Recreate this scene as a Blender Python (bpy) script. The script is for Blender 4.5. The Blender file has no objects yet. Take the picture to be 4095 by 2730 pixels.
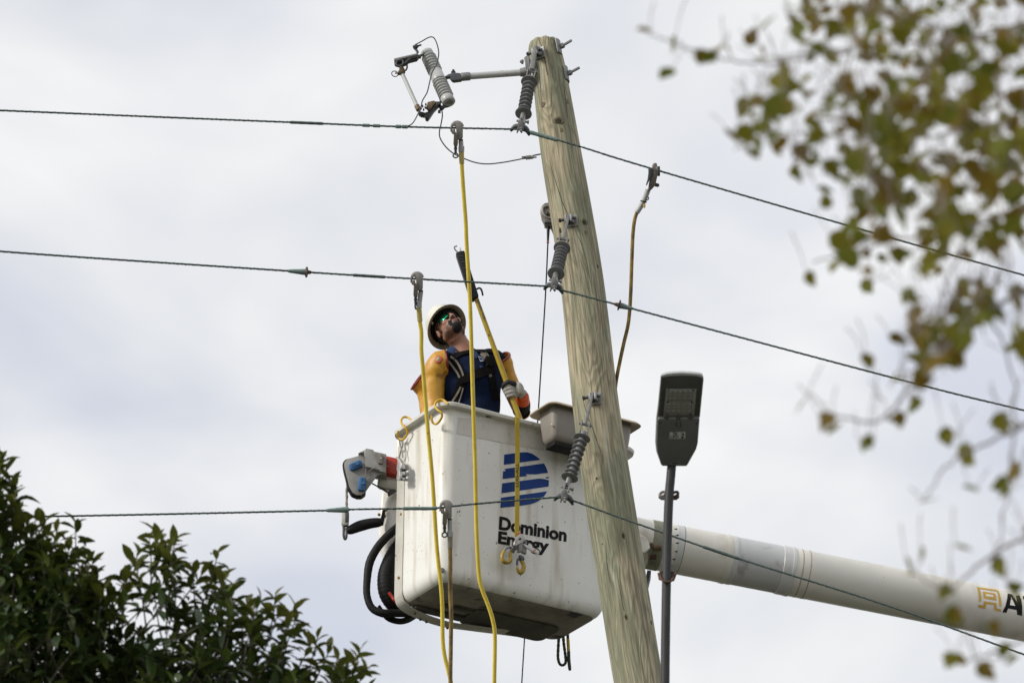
import bpy, bmesh, math, random
from mathutils import Vector as V, Matrix, noise
from mathutils.bvhtree import BVHTree
random.seed(7)
R = math.radians
SC = bpy.context.scene
COL = SC.collection

# ------------------------------------------------------------------ camera
PITCH = R(24.0); CAM = V((0, 0, 1.6)); FPX = 200.0 / 36.0 * 4095
RT = V((1, 0, 0)); FW = V((0, math.cos(PITCH), math.sin(PITCH))); UP = V((0, -math.sin(PITCH), math.cos(PITCH)))
cd = bpy.data.cameras.new('camera'); cam = bpy.data.objects.new('camera', cd); COL.objects.link(cam)
cam.location = CAM; cam.rotation_euler = (R(90) + PITCH, 0, 0)
cd.lens = 200; cd.sensor_width = 36; cd.clip_start = 0.5; cd.clip_end = 3000
cd.dof.use_dof = True; cd.dof.focus_distance = 32.3; cd.dof.aperture_fstop = 5.0
SC.camera = cam

# ------------------------------------------------------------------ sky, sun, exposure
SUN_DIR = V((-0.80, -0.36, 0.52)).normalized()
sun_el = math.asin(SUN_DIR.z); sun_az = math.atan2(SUN_DIR.x, SUN_DIR.y)
w = bpy.data.worlds.new('World'); SC.world = w; w.use_nodes = True
nt = w.node_tree; nt.nodes.clear()
def wn(t, **k):
    n = nt.nodes.new(t)
    for a, b in k.items(): setattr(n, a, b)
    return n
out = wn('ShaderNodeOutputWorld'); bg = wn('ShaderNodeBackground'); bg.inputs[1].default_value = 0.1
sky = wn('ShaderNodeTexSky', sky_type='NISHITA'); sky.sun_disc = False
sky.sun_elevation = sun_el; sky.sun_rotation = sun_az
tc = wn('ShaderNodeTexCoord'); mp = wn('ShaderNodeMapping')
mp.inputs['Scale'].default_value = (1.0, 1.0, 1.9); mp.inputs['Rotation'].default_value = (0.25, 0.5, 0.3)
n1 = wn('ShaderNodeTexNoise'); n1.inputs['Scale'].default_value = 8.5; n1.inputs['Detail'].default_value = 4.0
n1.inputs['Roughness'].default_value = 0.48; n1.inputs['Distortion'].default_value = 0.35
rp = wn('ShaderNodeValToRGB')
e = rp.color_ramp.elements
e[0].position = 0.37; e[0].color = (0.705, 0.738, 0.83, 1)
e[1].position = 0.585; e[1].color = (1.0, 1.0, 0.995, 1)
k = rp.color_ramp.elements.new(0.48); k.color = (0.86, 0.873, 0.905, 1)
mul = wn('ShaderNodeVectorMath', operation='SCALE'); mul.inputs['Scale'].default_value = 8.8
n2 = wn('ShaderNodeTexNoise'); n2.inputs['Scale'].default_value = 14; n2.inputs['Detail'].default_value = 2
r2 = wn('ShaderNodeMapRange'); r2.inputs['From Min'].default_value = 0.3; r2.inputs['From Max'].default_value = 0.75
r2.inputs['To Min'].default_value = 0.86; r2.inputs['To Max'].default_value = 1.0
mix = wn('ShaderNodeMix', data_type='RGBA')
L = nt.links.new
L(tc.outputs['Generated'], mp.inputs[0]); L(mp.outputs[0], n1.inputs['Vector']); L(mp.outputs[0], n2.inputs['Vector'])
L(n1.outputs['Fac'], rp.inputs[0]); L(rp.outputs[0], mul.inputs[0]); L(n2.outputs['Fac'], r2.inputs[0])
L(r2.outputs[0], mix.inputs['Factor']); L(sky.outputs[0], mix.inputs['A']); L(mul.outputs[0], mix.inputs['B'])
L(mix.outputs['Result'], bg.inputs[0]); L(bg.outputs[0], out.inputs[0])
sd = bpy.data.lights.new('sun', 'SUN'); sd.energy = 2.5; sd.angle = R(12); sd.color = (1.0, 0.965, 0.90)
so = bpy.data.objects.new('sun', sd); COL.objects.link(so)
so.rotation_euler = SUN_DIR.to_track_quat('Z', 'Y').to_euler(); so.location = (-20, 0, 30)
vs = SC.view_settings; vs.view_transform = 'Standard'; vs.look = 'None'; vs.exposure = 0.16; vs.gamma = 1.0; vs.use_curve_mapping = False

# ------------------------------------------------------------------ places: picture point + distance -> point in the world
def ray(px, py): return FW + RT * ((px - 2047.5) / FPX) + UP * ((1365 - py) / FPX)
def PD(px, py, d): return CAM + ray(px, py) * d
def PY(px, py, y):
    r = ray(px, py); return CAM + r * ((y - CAM.y) / r.y)
def hit(px, py, p0, n):
    r = ray(px, py); return CAM + r * ((p0 - CAM).dot(n) / r.dot(n))
def depth(p): return (p - CAM).dot(FW)
def px_of(p):
    q = p - CAM; d = q.dot(FW); return (2047.5 + q.dot(RT) / d * FPX, 1365 - q.dot(UP) / d * FPX)
def lerp(a, b, t): return a + (b - a) * t
def cr(pts, n=8):
    """smooth curve through the points"""
    P = [V(p) for p in pts]; o = []
    for i in range(len(P) - 1):
        a = P[i - 1] if i else P[0] * 2 - P[1]; b, c = P[i], P[i + 1]; d = P[i + 2] if i + 2 < len(P) else P[-1] * 2 - P[-2]
        for j in range(n):
            t = j / n
            o.append(0.5 * (2 * b + (c - a) * t + (2 * a - 5 * b + 4 * c - d) * t * t + (3 * b - a - 3 * c + d) * t ** 3))
    o.append(P[-1]); return o
def lin(xs, n=8):
    """smooth list of numbers, same sampling as cr"""
    return [v.x for v in cr([(x, 0, 0) for x in xs], n)]

# ------------------------------------------------------------------ materials
MATS = {}
def mat(name, c, c2=None, scale=8.0, rough=0.5, metal=0.0, bump=0.0, bscale=None, stretch=(1, 1, 1), lo=0.35, hi=0.65,
        spots=None, spec=None, trans=0.0, coat=0.0, detail=4.0):
    m = bpy.data.materials.new(name); m.use_nodes = True; t = m.node_tree; b = t.nodes['Principled BSDF']
    MATS[name] = m; ln = t.links.new
    b.inputs['Base Color'].default_value = (*c, 1); b.inputs['Roughness'].default_value = rough; b.inputs['Metallic'].default_value = metal
    if spec is not None: b.inputs['Specular IOR Level'].default_value = spec
    if coat: b.inputs['Coat Weight'].default_value = coat; b.inputs['Coat Roughness'].default_value = 0.12
    tcn = t.nodes.new('ShaderNodeTexCoord'); mpn = t.nodes.new('ShaderNodeMapping'); mpn.inputs['Scale'].default_value = stretch
    ln(tcn.outputs['Object'], mpn.inputs[0])
    col = None
    if c2 is not None:
        n = t.nodes.new('ShaderNodeTexNoise'); n.inputs['Scale'].default_value = scale; n.inputs['Detail'].default_value = detail
        n.inputs['Roughness'].default_value = 0.6; ln(mpn.outputs[0], n.inputs['Vector'])
        r = t.nodes.new('ShaderNodeMapRange'); r.inputs['From Min'].default_value = lo; r.inputs['From Max'].default_value = hi
        ln(n.outputs['Fac'], r.inputs[0])
        x = t.nodes.new('ShaderNodeMix'); x.data_type = 'RGBA'; x.inputs['A'].default_value = (*c, 1); x.inputs['B'].default_value = (*c2, 1)
        ln(r.outputs[0], x.inputs['Factor']); col = x.outputs['Result']
        rr = t.nodes.new('ShaderNodeMapRange'); rr.inputs['To Min'].default_value = max(0, rough - 0.08); rr.inputs['To Max'].default_value = min(1, rough + 0.12)
        ln(n.outputs['Fac'], rr.inputs[0]); ln(rr.outputs[0], b.inputs['Roughness'])
    for sp in (spots or []):   # (colour, scale, threshold, softness, stretch)
        c3, s3, th, so3, st3 = sp
        mm = t.nodes.new('ShaderNodeMapping'); mm.inputs['Scale'].default_value = st3; mm.inputs['Location'].default_value = (s3 * .37, 1.7, 4.1)
        ln(tcn.outputs['Object'], mm.inputs[0])
        n = t.nodes.new('ShaderNodeTexNoise'); n.inputs['Scale'].default_value = s3; n.inputs['Detail'].default_value = 3; ln(mm.outputs[0], n.inputs['Vector'])
        r = t.nodes.new('ShaderNodeMapRange'); r.inputs['From Min'].default_value = th; r.inputs['From Max'].default_value = th + so3
        ln(n.outputs['Fac'], r.inputs[0])
        x = t.nodes.new('ShaderNodeMix'); x.data_type = 'RGBA'; x.inputs['B'].default_value = (*c3, 1)
        if col is None: x.inputs['A'].default_value = (*c, 1)
        else: ln(col, x.inputs['A'])
        ln(r.outputs[0], x.inputs['Factor']); col = x.outputs['Result']
    if col is not None: ln(col, b.inputs['Base Color'])
    if bump:
        n = t.nodes.new('ShaderNodeTexNoise'); n.inputs['Scale'].default_value = bscale or scale * 4; n.inputs['Detail'].default_value = 4; ln(mpn.outputs[0], n.inputs['Vector'])
        bp = t.nodes.new('ShaderNodeBump'); bp.inputs['Strength'].default_value = bump; bp.inputs['Distance'].default_value = 0.01
        ln(n.outputs['Fac'], bp.inputs['Height']); ln(bp.outputs[0], b.inputs['Normal'])
    if trans:
        tr = t.nodes.new('ShaderNodeBsdfTranslucent'); ms = t.nodes.new('ShaderNodeMixShader'); ms.inputs[0].default_value = trans
        if col is not None: ln(col, tr.inputs[0])
        else: tr.inputs[0].default_value = (*c, 1)
        o = t.nodes['Material Output']; ln(b.outputs[0], ms.inputs[1]); ln(tr.outputs[0], ms.inputs[2]); ln(ms.outputs[0], o.inputs[0])
    return m

# ------------------------------------------------------------------ mesh builder
def frames(P):
    n = len(P); T = []
    for i in range(n):
        t = P[min(i + 1, n - 1)] - P[max(i - 1, 0)]
        T.append(t.normalized() if t.length > 1e-9 else V((0, 0, 1)))
    a = V((1, 0, 0)) if abs(T[0].x) < 0.8 else V((0, 1, 0))
    N = (a - T[0] * a.dot(T[0])).normalized(); o = []
    for t in T:
        N = N - t * N.dot(t)
        N = N.normalized() if N.length > 1e-6 else t.orthogonal().normalized()
        o.append((t, N, t.cross(N)))
    return o
OFF = {}
class MB:
    def __init__(s): s.v = []; s.f = []; s.g = None
    def add(s, vs, fs):
        o = len(s.v); s.v += [V(x) for x in vs]; s.f += [tuple(i + o for i in f) for f in fs]; return s
    def tube(s, P, r, n=10, cap=True, squash=(1, 1), closed=False):
        P = [V(p) for p in P]; m = len(P)
        rs = r if isinstance(r, (list, tuple)) else [r] * m
        vs = []; fs = []
        for i, (t, N, B) in enumerate(frames(P)):
            for j in range(n):
                a = 2 * math.pi * j / n
                vs.append(P[i] + (N * math.cos(a) * squash[0] + B * math.sin(a) * squash[1]) * rs[i])
        for i in range(m - 1 if not closed else m):
            i2 = (i + 1) % m
            for j in range(n): fs.append((i * n + j, i * n + (j + 1) % n, i2 * n + (j + 1) % n, i2 * n + j))
        if cap and not closed: fs.append(tuple(range(n - 1, -1, -1))); fs.append(tuple((m - 1) * n + j for j in range(n)))
        return s.add(vs, fs)
    def lathe(s, p, d, prof, n=20):
        """prof: (distance along d, radius)"""
        d = V(d).normalized(); N = d.orthogonal().normalized(); B = d.cross(N); vs = []; fs = []; m = len(prof)
        for t, r in prof:
            for j in range(n):
                a = 2 * math.pi * j / n; vs.append(V(p) + d * t + (N * math.cos(a) + B * math.sin(a)) * max(r, 1e-5))
        for i in range(m - 1):
            for j in range(n): fs.append((i * n + j, i * n + (j + 1) % n, (i + 1) * n + (j + 1) % n, (i + 1) * n + j))
        fs.append(tuple(range(n - 1, -1, -1))); fs.append(tuple((m - 1) * n + j for j in range(n)))
        return s.add(vs, fs)
    def box(s, c, h, ax=None):
        X, Y, Z = ax or (V((1, 0, 0)), V((0, 1, 0)), V((0, 0, 1))); c = V(c)
        vs = [c + X * h[0] * a + Y * h[1] * b + Z * h[2] * d for a in (-1, 1) for b in (-1, 1) for d in (-1, 1)]
        return s.add(vs, [(0, 1, 3, 2), (4, 6, 7, 5), (0, 4, 5, 1), (2, 3, 7, 6), (0, 2, 6, 4), (1, 5, 7, 3)])
    def prism(s, poly, nrm, t):
        n = len(poly); nrm = V(nrm); vs = [V(p) for p in poly] + [V(p) + nrm * t for p in poly]
        fs = [tuple(range(n - 1, -1, -1)), tuple(range(n, 2 * n))] + [(i, (i + 1) % n, n + (i + 1) % n, n + i) for i in range(n)]
        return s.add(vs, fs)
    def ell(s, c, r, ax=None, nu=20, nv=12):
        X, Y, Z = ax or (V((1, 0, 0)), V((0, 1, 0)), V((0, 0, 1))); c = V(c); vs = []; fs = []
        for i in range(nv + 1):
            ph = math.pi * i / nv; z = math.cos(ph); q = max(math.sin(ph), 1e-3)
            for j in range(nu):
                a = 2 * math.pi * j / nu; vs.append(c + X * r[0] * q * math.cos(a) + Y * r[1] * q * math.sin(a) + Z * r[2] * z)
        for i in range(nv):
            for j in range(nu): fs.append((i * nu + j, i * nu + (j + 1) % nu, (i + 1) * nu + (j + 1) % nu, (i + 1) * nu + j))
        fs.append(tuple(range(nu))); fs.append(tuple(nv * nu + j for j in range(nu - 1, -1, -1)))
        return s.add(vs, fs)
    def torus(s, c, nrm, R_, r, a0=0, a1=2 * math.pi, n=20, m=8, ref=None, e=(1, 1)):
        nrm = V(nrm).normalized(); X = V(ref) if ref is not None else nrm.orthogonal(); X = (X - nrm * X.dot(nrm)).normalized(); Y = nrm.cross(X)
        full = abs(a1 - a0 - 2 * math.pi) < 1e-6
        P = [V(c) + (X * math.cos(lerp(a0, a1, i / n)) * e[0] + Y * math.sin(lerp(a0, a1, i / n)) * e[1]) * R_ for i in range(n if full else n + 1)]
        if not full: return s.tube(P, r, m)
        vs = []; fs = []
        for i, p in enumerate(P):
            o = (p - V(c)).normalized()
            for j in range(m):
                a = 2 * math.pi * j / m; vs.append(p + (o * math.cos(a) + nrm * math.sin(a)) * r)
        for i in range(n):
            for j in range(m): fs.append((i * m + j, i * m + (j + 1) % m, ((i + 1) % n) * m + (j + 1) % m, ((i + 1) % n) * m + j))
        return s.add(vs, fs)
    def ribbon(s, A, B, nrm, t):
        """flat band between two edge lines A and B, thickness t along the normals"""
        vs = []; fs = []; m = len(A)
        for i in range(m):
            n = V(nrm[i]) if isinstance(nrm, list) else V(nrm)
            vs += [V(A[i]), V(B[i]), V(B[i]) + n * t, V(A[i]) + n * t]
        for i in range(m - 1):
            for j in range(4): fs.append((i * 4 + j, i * 4 + (j + 1) % 4, (i + 1) * 4 + (j + 1) % 4, (i + 1) * 4 + j))
        fs.append((0, 1, 2, 3)); fs.append(tuple((m - 1) * 4 + j for j in (3, 2, 1, 0)))
        return s.add(vs, fs)
    def loft(s, rings, cap0=True, cap1=True):
        n = len(rings[0]); vs = [p for r in rings for p in r]; fs = []
        for i in range(len(rings) - 1):
            for j in range(n): fs.append((i * n + j, i * n + (j + 1) % n, (i + 1) * n + (j + 1) % n, (i + 1) * n + j))
        if cap0: fs.append(tuple(range(n - 1, -1, -1)))
        if cap1: fs.append(tuple((len(rings) - 1) * n + j for j in range(n)))
        return s.add(vs, fs)
    def build(s, name, m, parent=None, bevel=0.0, seg=2, angle=38, recalc=True, origin=None):
        off = OFF[parent.name] if parent is not None else (V(origin) if origin is not None else V((0, 0, 0)))
        me = bpy.data.meshes.new(name); me.from_pydata([tuple(p - off) for p in s.v], [], s.f)
        if recalc or bevel:
            bm = bmesh.new(); bm.from_mesh(me)
            bmesh.ops.recalc_face_normals(bm, faces=bm.faces)
            if bevel:
                ed = [q for q in bm.edges if len(q.link_faces) == 2 and q.calc_face_angle(0) > R(28)]
                bmesh.ops.bevel(bm, geom=ed, offset=bevel, segments=seg, profile=0.5, affect='EDGES', clamp_overlap=True)
            bm.to_mesh(me); bm.free()
        return link(name, me, m, parent, off, angle)
def link(name, me, m, parent=None, off=V((0, 0, 0)), angle=38):
    for p in me.polygons: p.use_smooth = True
    me.set_sharp_from_angle(angle=R(angle))
    if m is not None and not me.materials: me.materials.append(MATS[m] if isinstance(m, str) else m)
    o = bpy.data.objects.new(name, me); COL.objects.link(o)
    if parent is not None: o.parent = parent
    else: o.location = off
    OFF[o.name] = off
    return o
def fuse(mb, voxel, it=6, off=V((0, 0, 0))):
    """weld overlapping volumes into one continuous skin"""
    me = bpy.data.meshes.new('t'); me.from_pydata([tuple(p - off) for p in mb.v], [], mb.f)
    bm = bmesh.new(); bm.from_mesh(me); bmesh.ops.recalc_face_normals(bm, faces=bm.faces); bm.to_mesh(me); bm.free()
    o = bpy.data.objects.new('t', me); COL.objects.link(o)
    q = o.modifiers.new('r', 'REMESH'); q.mode = 'VOXEL'; q.voxel_size = voxel
    q = o.modifiers.new('s', 'SMOOTH'); q.factor = 0.5; q.iterations = it
    dg = bpy.context.evaluated_depsgraph_get(); res = bpy.data.meshes.new_from_object(o.evaluated_get(dg))
    bpy.data.objects.remove(o); bpy.data.meshes.remove(me); return res
def tag(o, label, cat, group=None, kind=None):
    o['label'] = label; o['category'] = cat
    if group: o['group'] = group
    if kind: o['kind'] = kind
    return o
def thing(name, label, cat, loc, group=None):
    o = bpy.data.objects.new(name, None); COL.objects.link(o); o.location = loc; o.empty_display_size = 0.1
    OFF[o.name] = V(loc); return tag(o, label, cat, group)
def bvh(o):
    me = o.data; off = OFF[o.name]
    return BVHTree.FromPolygons([v.co + off for v in me.vertices], [tuple(p.vertices) for p in me.polygons])
def cast(tree, px, py, lift=0.0):
    d = ray(px, py).normalized(); r = tree.ray_cast(CAM, d)
    return (r[0] - d * lift, r[1]) if r[0] is not None else (None, None)
def text_2d(txt, bold=0.0):
    """outline lettering as flat triangles: verts (x, y), faces; unit letter size"""
    c = bpy.data.curves.new('t', 'FONT'); c.body = txt; c.size = 1.0; c.offset = bold; c.resolution_u = 4
    o = bpy.data.objects.new('t', c); COL.objects.link(o); dg = bpy.context.evaluated_depsgraph_get()
    me = bpy.data.meshes.new_from_object(o.evaluated_get(dg)); vv = [(q.co.x, q.co.y) for q in me.vertices]; ff = [tuple(p.vertices) for p in me.polygons]
    bpy.data.objects.remove(o); return vv, ff
def decal(polys, mapper, cuts=0):
    """flat print: 2d outlines laid on a surface by mapper(x, y) -> world point"""
    bm = bmesh.new()
    for poly in polys:
        f = bm.faces.new([bm.verts.new((x, y, 0)) for x, y in poly])
    bm.normal_update(); bmesh.ops.triangulate(bm, faces=bm.faces)
    for _ in range(cuts): bmesh.ops.subdivide_edges(bm, edges=bm.edges[:], cuts=1, use_grid_fill=True)
    bm.verts.index_update(); mb = MB(); mb.add([mapper(q.co.x, q.co.y) for q in bm.verts], [tuple(x.index for x in f.verts) for f in bm.faces]); bm.free()
    return mb

# ------------------------------------------------------------------ material list
mat('galvanised', (0.20, 0.198, 0.193), (0.265, 0.262, 0.255), 40, rough=0.5, metal=0.4, bump=0.1, bscale=150)
mat('dark_steel', (0.05, 0.05, 0.053), (0.09, 0.085, 0.08), 60, rough=0.5, metal=0.5)
mat('cast_bronze', (0.17, 0.145, 0.12), (0.24, 0.21, 0.18), 50, rough=0.5, metal=0.45, bump=0.15, bscale=160)
mat('aluminium_cast', (0.27, 0.25, 0.23), (0.36, 0.34, 0.31), 50, rough=0.48, metal=0.5, bump=0.12, bscale=180)
mat('brass', (0.18, 0.12, 0.062), (0.10, 0.068, 0.042), 60, rough=0.55, metal=0.35)
mat('rust', (0.12, 0.055, 0.034), (0.055, 0.034, 0.027), 45, rough=0.8, metal=0.1, bump=0.3)
mat('polymer_grey', (0.185, 0.186, 0.187), (0.22, 0.221, 0.222), 30, rough=0.55)
mat('porcelain', (0.40, 0.405, 0.39), (0.46, 0.46, 0.44), 20, rough=0.3)
mat('fibreglass_grey', (0.42, 0.43, 0.42), (0.48, 0.48, 0.46), 25, rough=0.45, spots=[((0.16, 0.16, 0.15), 30, 0.68, 0.05, (1, 1, 1))])
mat('conductor', (0.055, 0.078, 0.071), (0.11, 0.155, 0.142), 90, rough=0.6, metal=0.25)
mat('patina', (0.19, 0.255, 0.235), (0.12, 0.18, 0.165), 70, rough=0.75, bump=0.2)
mat('wire_dark', (0.05, 0.052, 0.052), rough=0.5, metal=0.4)
mat('yellow_cable', (0.78, 0.60, 0.075), (0.68, 0.50, 0.05), 14, rough=0.38, spots=[((0.30, 0.20, 0.04), 40, 0.66, 0.12, (1, 1, 0.6))])
mat('brown_cable', (0.34, 0.23, 0.06), (0.13, 0.09, 0.03), 34, rough=0.5, stretch=(1, 1, 0.4), lo=0.4, hi=0.6)
mat('grey_sleeve', (0.36, 0.365, 0.36), (0.42, 0.42, 0.40), 40, rough=0.4)
mat('clear_sheath', (0.52, 0.43, 0.16), (0.45, 0.36, 0.10), 40, rough=0.3)
mat('tan_sheath', (0.24, 0.21, 0.15), (0.3, 0.28, 0.22), 40, rough=0.35)
mat('black_rubber', (0.006, 0.006, 0.006), (0.010, 0.0095, 0.009), 30, rough=0.6, spec=0.25)
mat('black_plastic', (0.006, 0.006, 0.0065), (0.011, 0.011, 0.011), 40, rough=0.45, spec=0.25)
mat('shell_white', (0.79, 0.775, 0.725), (0.73, 0.715, 0.66), 3.0, rough=0.36, bump=0.05, bscale=8,
    spots=[((0.10, 0.09, 0.08), 22, 0.72, 0.03, (1, 1, 1)), ((0.53, 0.49, 0.40), 5.0, 0.54, 0.2, (2.5, 2.5, 0.35)), ((0.16, 0.15, 0.13), 70, 0.70, 0.03, (1, 1, 0.7))])
mat('rim_white', (0.72, 0.71, 0.65), (0.60, 0.58, 0.52), 12, rough=0.45, spots=[((0.13, 0.115, 0.09), 24, 0.66, 0.06, (1, 1, 1))])
mat('tape_residue', (0.57, 0.545, 0.485), (0.66, 0.635, 0.575), 6, rough=0.55, spots=[((0.13, 0.12, 0.11), 16, 0.70, 0.06, (1, 1, 0.8)), ((0.47, 0.45, 0.40), 60, 0.58, 0.2, (1, 1, 0.4))])
mat('logo_blue', (0.008, 0.042, 0.20), (0.011, 0.052, 0.23), 9, rough=0.45, spec=0.2, spots=[((0.45, 0.45, 0.45), 46, 0.745, 0.02, (1, 1, 0.5))])
mat('print_black', (0.004, 0.004, 0.005), (0.008, 0.008, 0.008), 30, rough=0.5, spec=0.15)
mat('boom_white', (0.76, 0.735, 0.67), (0.70, 0.675, 0.60), 3.0, rough=0.32, spots=[((0.45, 0.40, 0.32), 4, 0.6, 0.2, (1, 1, 1)), ((0.2, 0.18, 0.15), 40, 0.74, 0.03, (1, 1, 1))])
mat('boom_grey', (0.50, 0.50, 0.505), (0.56, 0.56, 0.56), 5, rough=0.42, spots=[((0.36, 0.35, 0.34), 9, 0.6, 0.1, (1, 1, 1))])
mat('boom_ring', (0.62, 0.62, 0.61), (0.56, 0.56, 0.55), 12, rough=0.35)
mat('gold_print', (0.50, 0.29, 0.02), (0.56, 0.34, 0.03), 12, rough=0.4)
mat('strap_olive', (0.23, 0.235, 0.17), (0.30, 0.30, 0.22), 30, rough=0.85, bump=0.2)
mat('taupe_plastic', (0.25, 0.225, 0.195), (0.29, 0.26, 0.225), 6, rough=0.42)
mat('tray_rim', (0.42, 0.345, 0.24), (0.35, 0.28, 0.18), 9, rough=0.5)
mat('hook_yellow', (0.66, 0.42, 0.02), (0.55, 0.33, 0.02), 25, rough=0.35)
mat('hook_worn', (0.50, 0.32, 0.02), (0.20, 0.13, 0.03), 34, rough=0.4, lo=0.4, hi=0.7)
mat('web_yellow', (0.56, 0.41, 0.025), (0.47, 0.33, 0.02), 18, rough=0.75, bump=0.2, bscale=300)
mat('bright_metal', (0.48, 0.46, 0.43), (0.30, 0.28, 0.26), 40, rough=0.4, metal=0.5)
mat('handle_white', (0.66, 0.66, 0.65), (0.54, 0.54, 0.53), 30, rough=0.4)
mat('orange_print', (0.55, 0.12, 0.03), rough=0.5)
mat('jib_grey', (0.27, 0.265, 0.25), (0.21, 0.205, 0.195), 14, rough=0.55, bump=0.1, spots=[((0.14, 0.10, 0.07), 22, 0.66, 0.08, (1, 1, 1))])
mat('jib_light', (0.50, 0.49, 0.45), (0.40, 0.39, 0.36), 12, rough=0.5)
mat('red_paint', (0.42, 0.028, 0.008), (0.36, 0.02, 0.006), 10, rough=0.4)
mat('blue_latch', (0.03, 0.14, 0.32), (0.02, 0.10, 0.25), 20, rough=0.4)
mat('rope_grey', (0.32, 0.27, 0.22), (0.22, 0.18, 0.15), 60, rough=0.85, bump=0.4)
mat('rope_green', (0.032, 0.05, 0.035), (0.06, 0.065, 0.04), 60, rough=0.85, bump=0.5)
mat('brass_bolt', (0.42, 0.27, 0.09), (0.28, 0.16, 0.05), 60, rough=0.45, metal=0.4)
mat('frame_white', (0.55, 0.535, 0.47), (0.42, 0.40, 0.34), 6, rough=0.45, spots=[((0.20, 0.09, 0.04), 15, 0.68, 0.05, (1, 1, 1))])
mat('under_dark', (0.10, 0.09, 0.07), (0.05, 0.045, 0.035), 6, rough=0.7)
mat('lamp_grey', (0.12, 0.12, 0.115), (0.14, 0.14, 0.135), 12, rough=0.45)
mat('lamp_shell', (0.46, 0.47, 0.46), (0.5, 0.5, 0.49), 12, rough=0.4)
mat('lamp_recess', (0.075, 0.075, 0.068), (0.09, 0.09, 0.082), 12, rough=0.5)
mat('lamp_panel', (0.25, 0.25, 0.225), (0.225, 0.225, 0.205), 14, rough=0.3, coat=0.3)
mat('lamp_lens', (0.36, 0.36, 0.32), rough=0.12, coat=0.5)
mat('led_chip', (0.235, 0.23, 0.20), rough=0.3)
mat('lamp_label', (0.52, 0.52, 0.49), rough=0.5)
mat('post_grey', (0.030, 0.030, 0.030), (0.046, 0.046, 0.046), 25, rough=0.55, metal=0.15, spec=0.3, stretch=(1, 1, 0.3), spots=[((0.06, 0.05, 0.045), 45, 0.7, 0.05, (1, 1, 1))])
mat('navy_shirt', (0.004, 0.009, 0.030), (0.007, 0.014, 0.042), 7, rough=0.9, bump=0.4, bscale=18, spec=0.15)
mat('collar_blue', (0.022, 0.05, 0.135), (0.03, 0.062, 0.16), 20, rough=0.85, bump=0.2)
mat('sleeve_yellow', (0.62, 0.33, 0.035), (0.52, 0.25, 0.02), 8, rough=0.42, bump=0.12, bscale=14, spots=[((0.22, 0.11, 0.03), 14, 0.6, 0.12, (1, 1, 0.6))])
mat('sleeve_red', (0.15, 0.006, 0.006), (0.20, 0.010, 0.008), 20, rough=0.4)
mat('badge_red', (0.42, 0.05, 0.035), rough=0.5)
mat('badge_green', (0.16, 0.42, 0.12), rough=0.5)
mat('skin', (0.41, 0.20, 0.135), (0.34, 0.155, 0.10), 22, rough=0.5, bump=0.08, bscale=120)
mat('lip', (0.26, 0.095, 0.07), rough=0.5)
mat('beard', (0.006, 0.005, 0.0045), (0.016, 0.012, 0.010), 90, rough=0.8, bump=0.9, bscale=260, stretch=(1, 1, 0.5))
mat('stubble', (0.115, 0.055, 0.038), (0.05, 0.028, 0.02), 160, rough=0.7, bump=0.5, bscale=320)
mat('hat_white', (0.71, 0.69, 0.60), (0.61, 0.585, 0.49), 14, rough=0.4, spots=[((0.32, 0.28, 0.2), 26, 0.66, 0.1, (1, 1, 1))])
mat('hat_under', (0.46, 0.39, 0.28), (0.34, 0.27, 0.18), 18, rough=0.6)
mat('lens_green', (0.05, 0.72, 0.34), (0.04, 0.20, 0.62), 22, rough=0.08, metal=1.0, lo=0.46, hi=0.66)
mat('lens_violet', (0.08, 0.26, 0.75), (0.30, 0.16, 0.66), 30, rough=0.08, metal=1.0, lo=0.42, hi=0.6)
mat('glove_grey', (0.40, 0.38, 0.34), (0.31, 0.29, 0.26), 24, rough=0.85, bump=0.35, bscale=60)
mat('glove_black', (0.012, 0.012, 0.012), (0.022, 0.02, 0.02), 30, rough=0.75)
mat('cuff_orange', (0.68, 0.105, 0.015), (0.55, 0.07, 0.01), 14, rough=0.4)
mat('harness_black', (0.004, 0.004, 0.004), (0.009, 0.008, 0.007), 40, rough=0.95, bump=0.3, bscale=200, spec=0.12)
mat('webbing_tan', (0.21, 0.19, 0.155), (0.15, 0.135, 0.11), 30, rough=0.85, bump=0.3, bscale=200)
mat('trouser', (0.02, 0.025, 0.05), rough=0.9)
mat('patch_white', (0.55, 0.55, 0.58), rough=0.7)
mat('stick_yellow', (0.46, 0.325, 0.02), (0.36, 0.24, 0.02), 12, rough=0.42, spots=[((0.10, 0.07, 0.02), 30, 0.66, 0.06, (1, 1, 0.5))])
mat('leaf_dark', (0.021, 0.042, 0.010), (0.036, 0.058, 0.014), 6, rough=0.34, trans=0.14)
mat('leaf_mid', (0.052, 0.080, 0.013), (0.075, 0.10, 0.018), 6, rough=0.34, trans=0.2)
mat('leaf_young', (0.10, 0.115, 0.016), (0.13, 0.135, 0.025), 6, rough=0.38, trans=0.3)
mat('leaf_red', (0.11, 0.022, 0.014), (0.13, 0.045, 0.02), 6, rough=0.4, trans=0.25)
mat('bark_dark', (0.05, 0.04, 0.03), (0.09, 0.07, 0.05), 30, rough=0.9, bump=0.6)
mat('autumn_olive', (0.135, 0.128, 0.013), (0.20, 0.18, 0.025), 14, rough=0.6, trans=0.45, spec=0.12)
mat('autumn_brown', (0.135, 0.09, 0.013), (0.20, 0.14, 0.025), 14, rough=0.6, trans=0.45, spec=0.12)
mat('autumn_green', (0.11, 0.122, 0.013), (0.165, 0.172, 0.03), 14, rough=0.6, trans=0.45, spec=0.12)
mat('twig', (0.22, 0.19, 0.185), (0.28, 0.25, 0.24), 40, rough=0.9)
mat('grass', (0.040, 0.042, 0.020), (0.062, 0.058, 0.032), 0.8, rough=0.95, bump=0.5)
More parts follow.
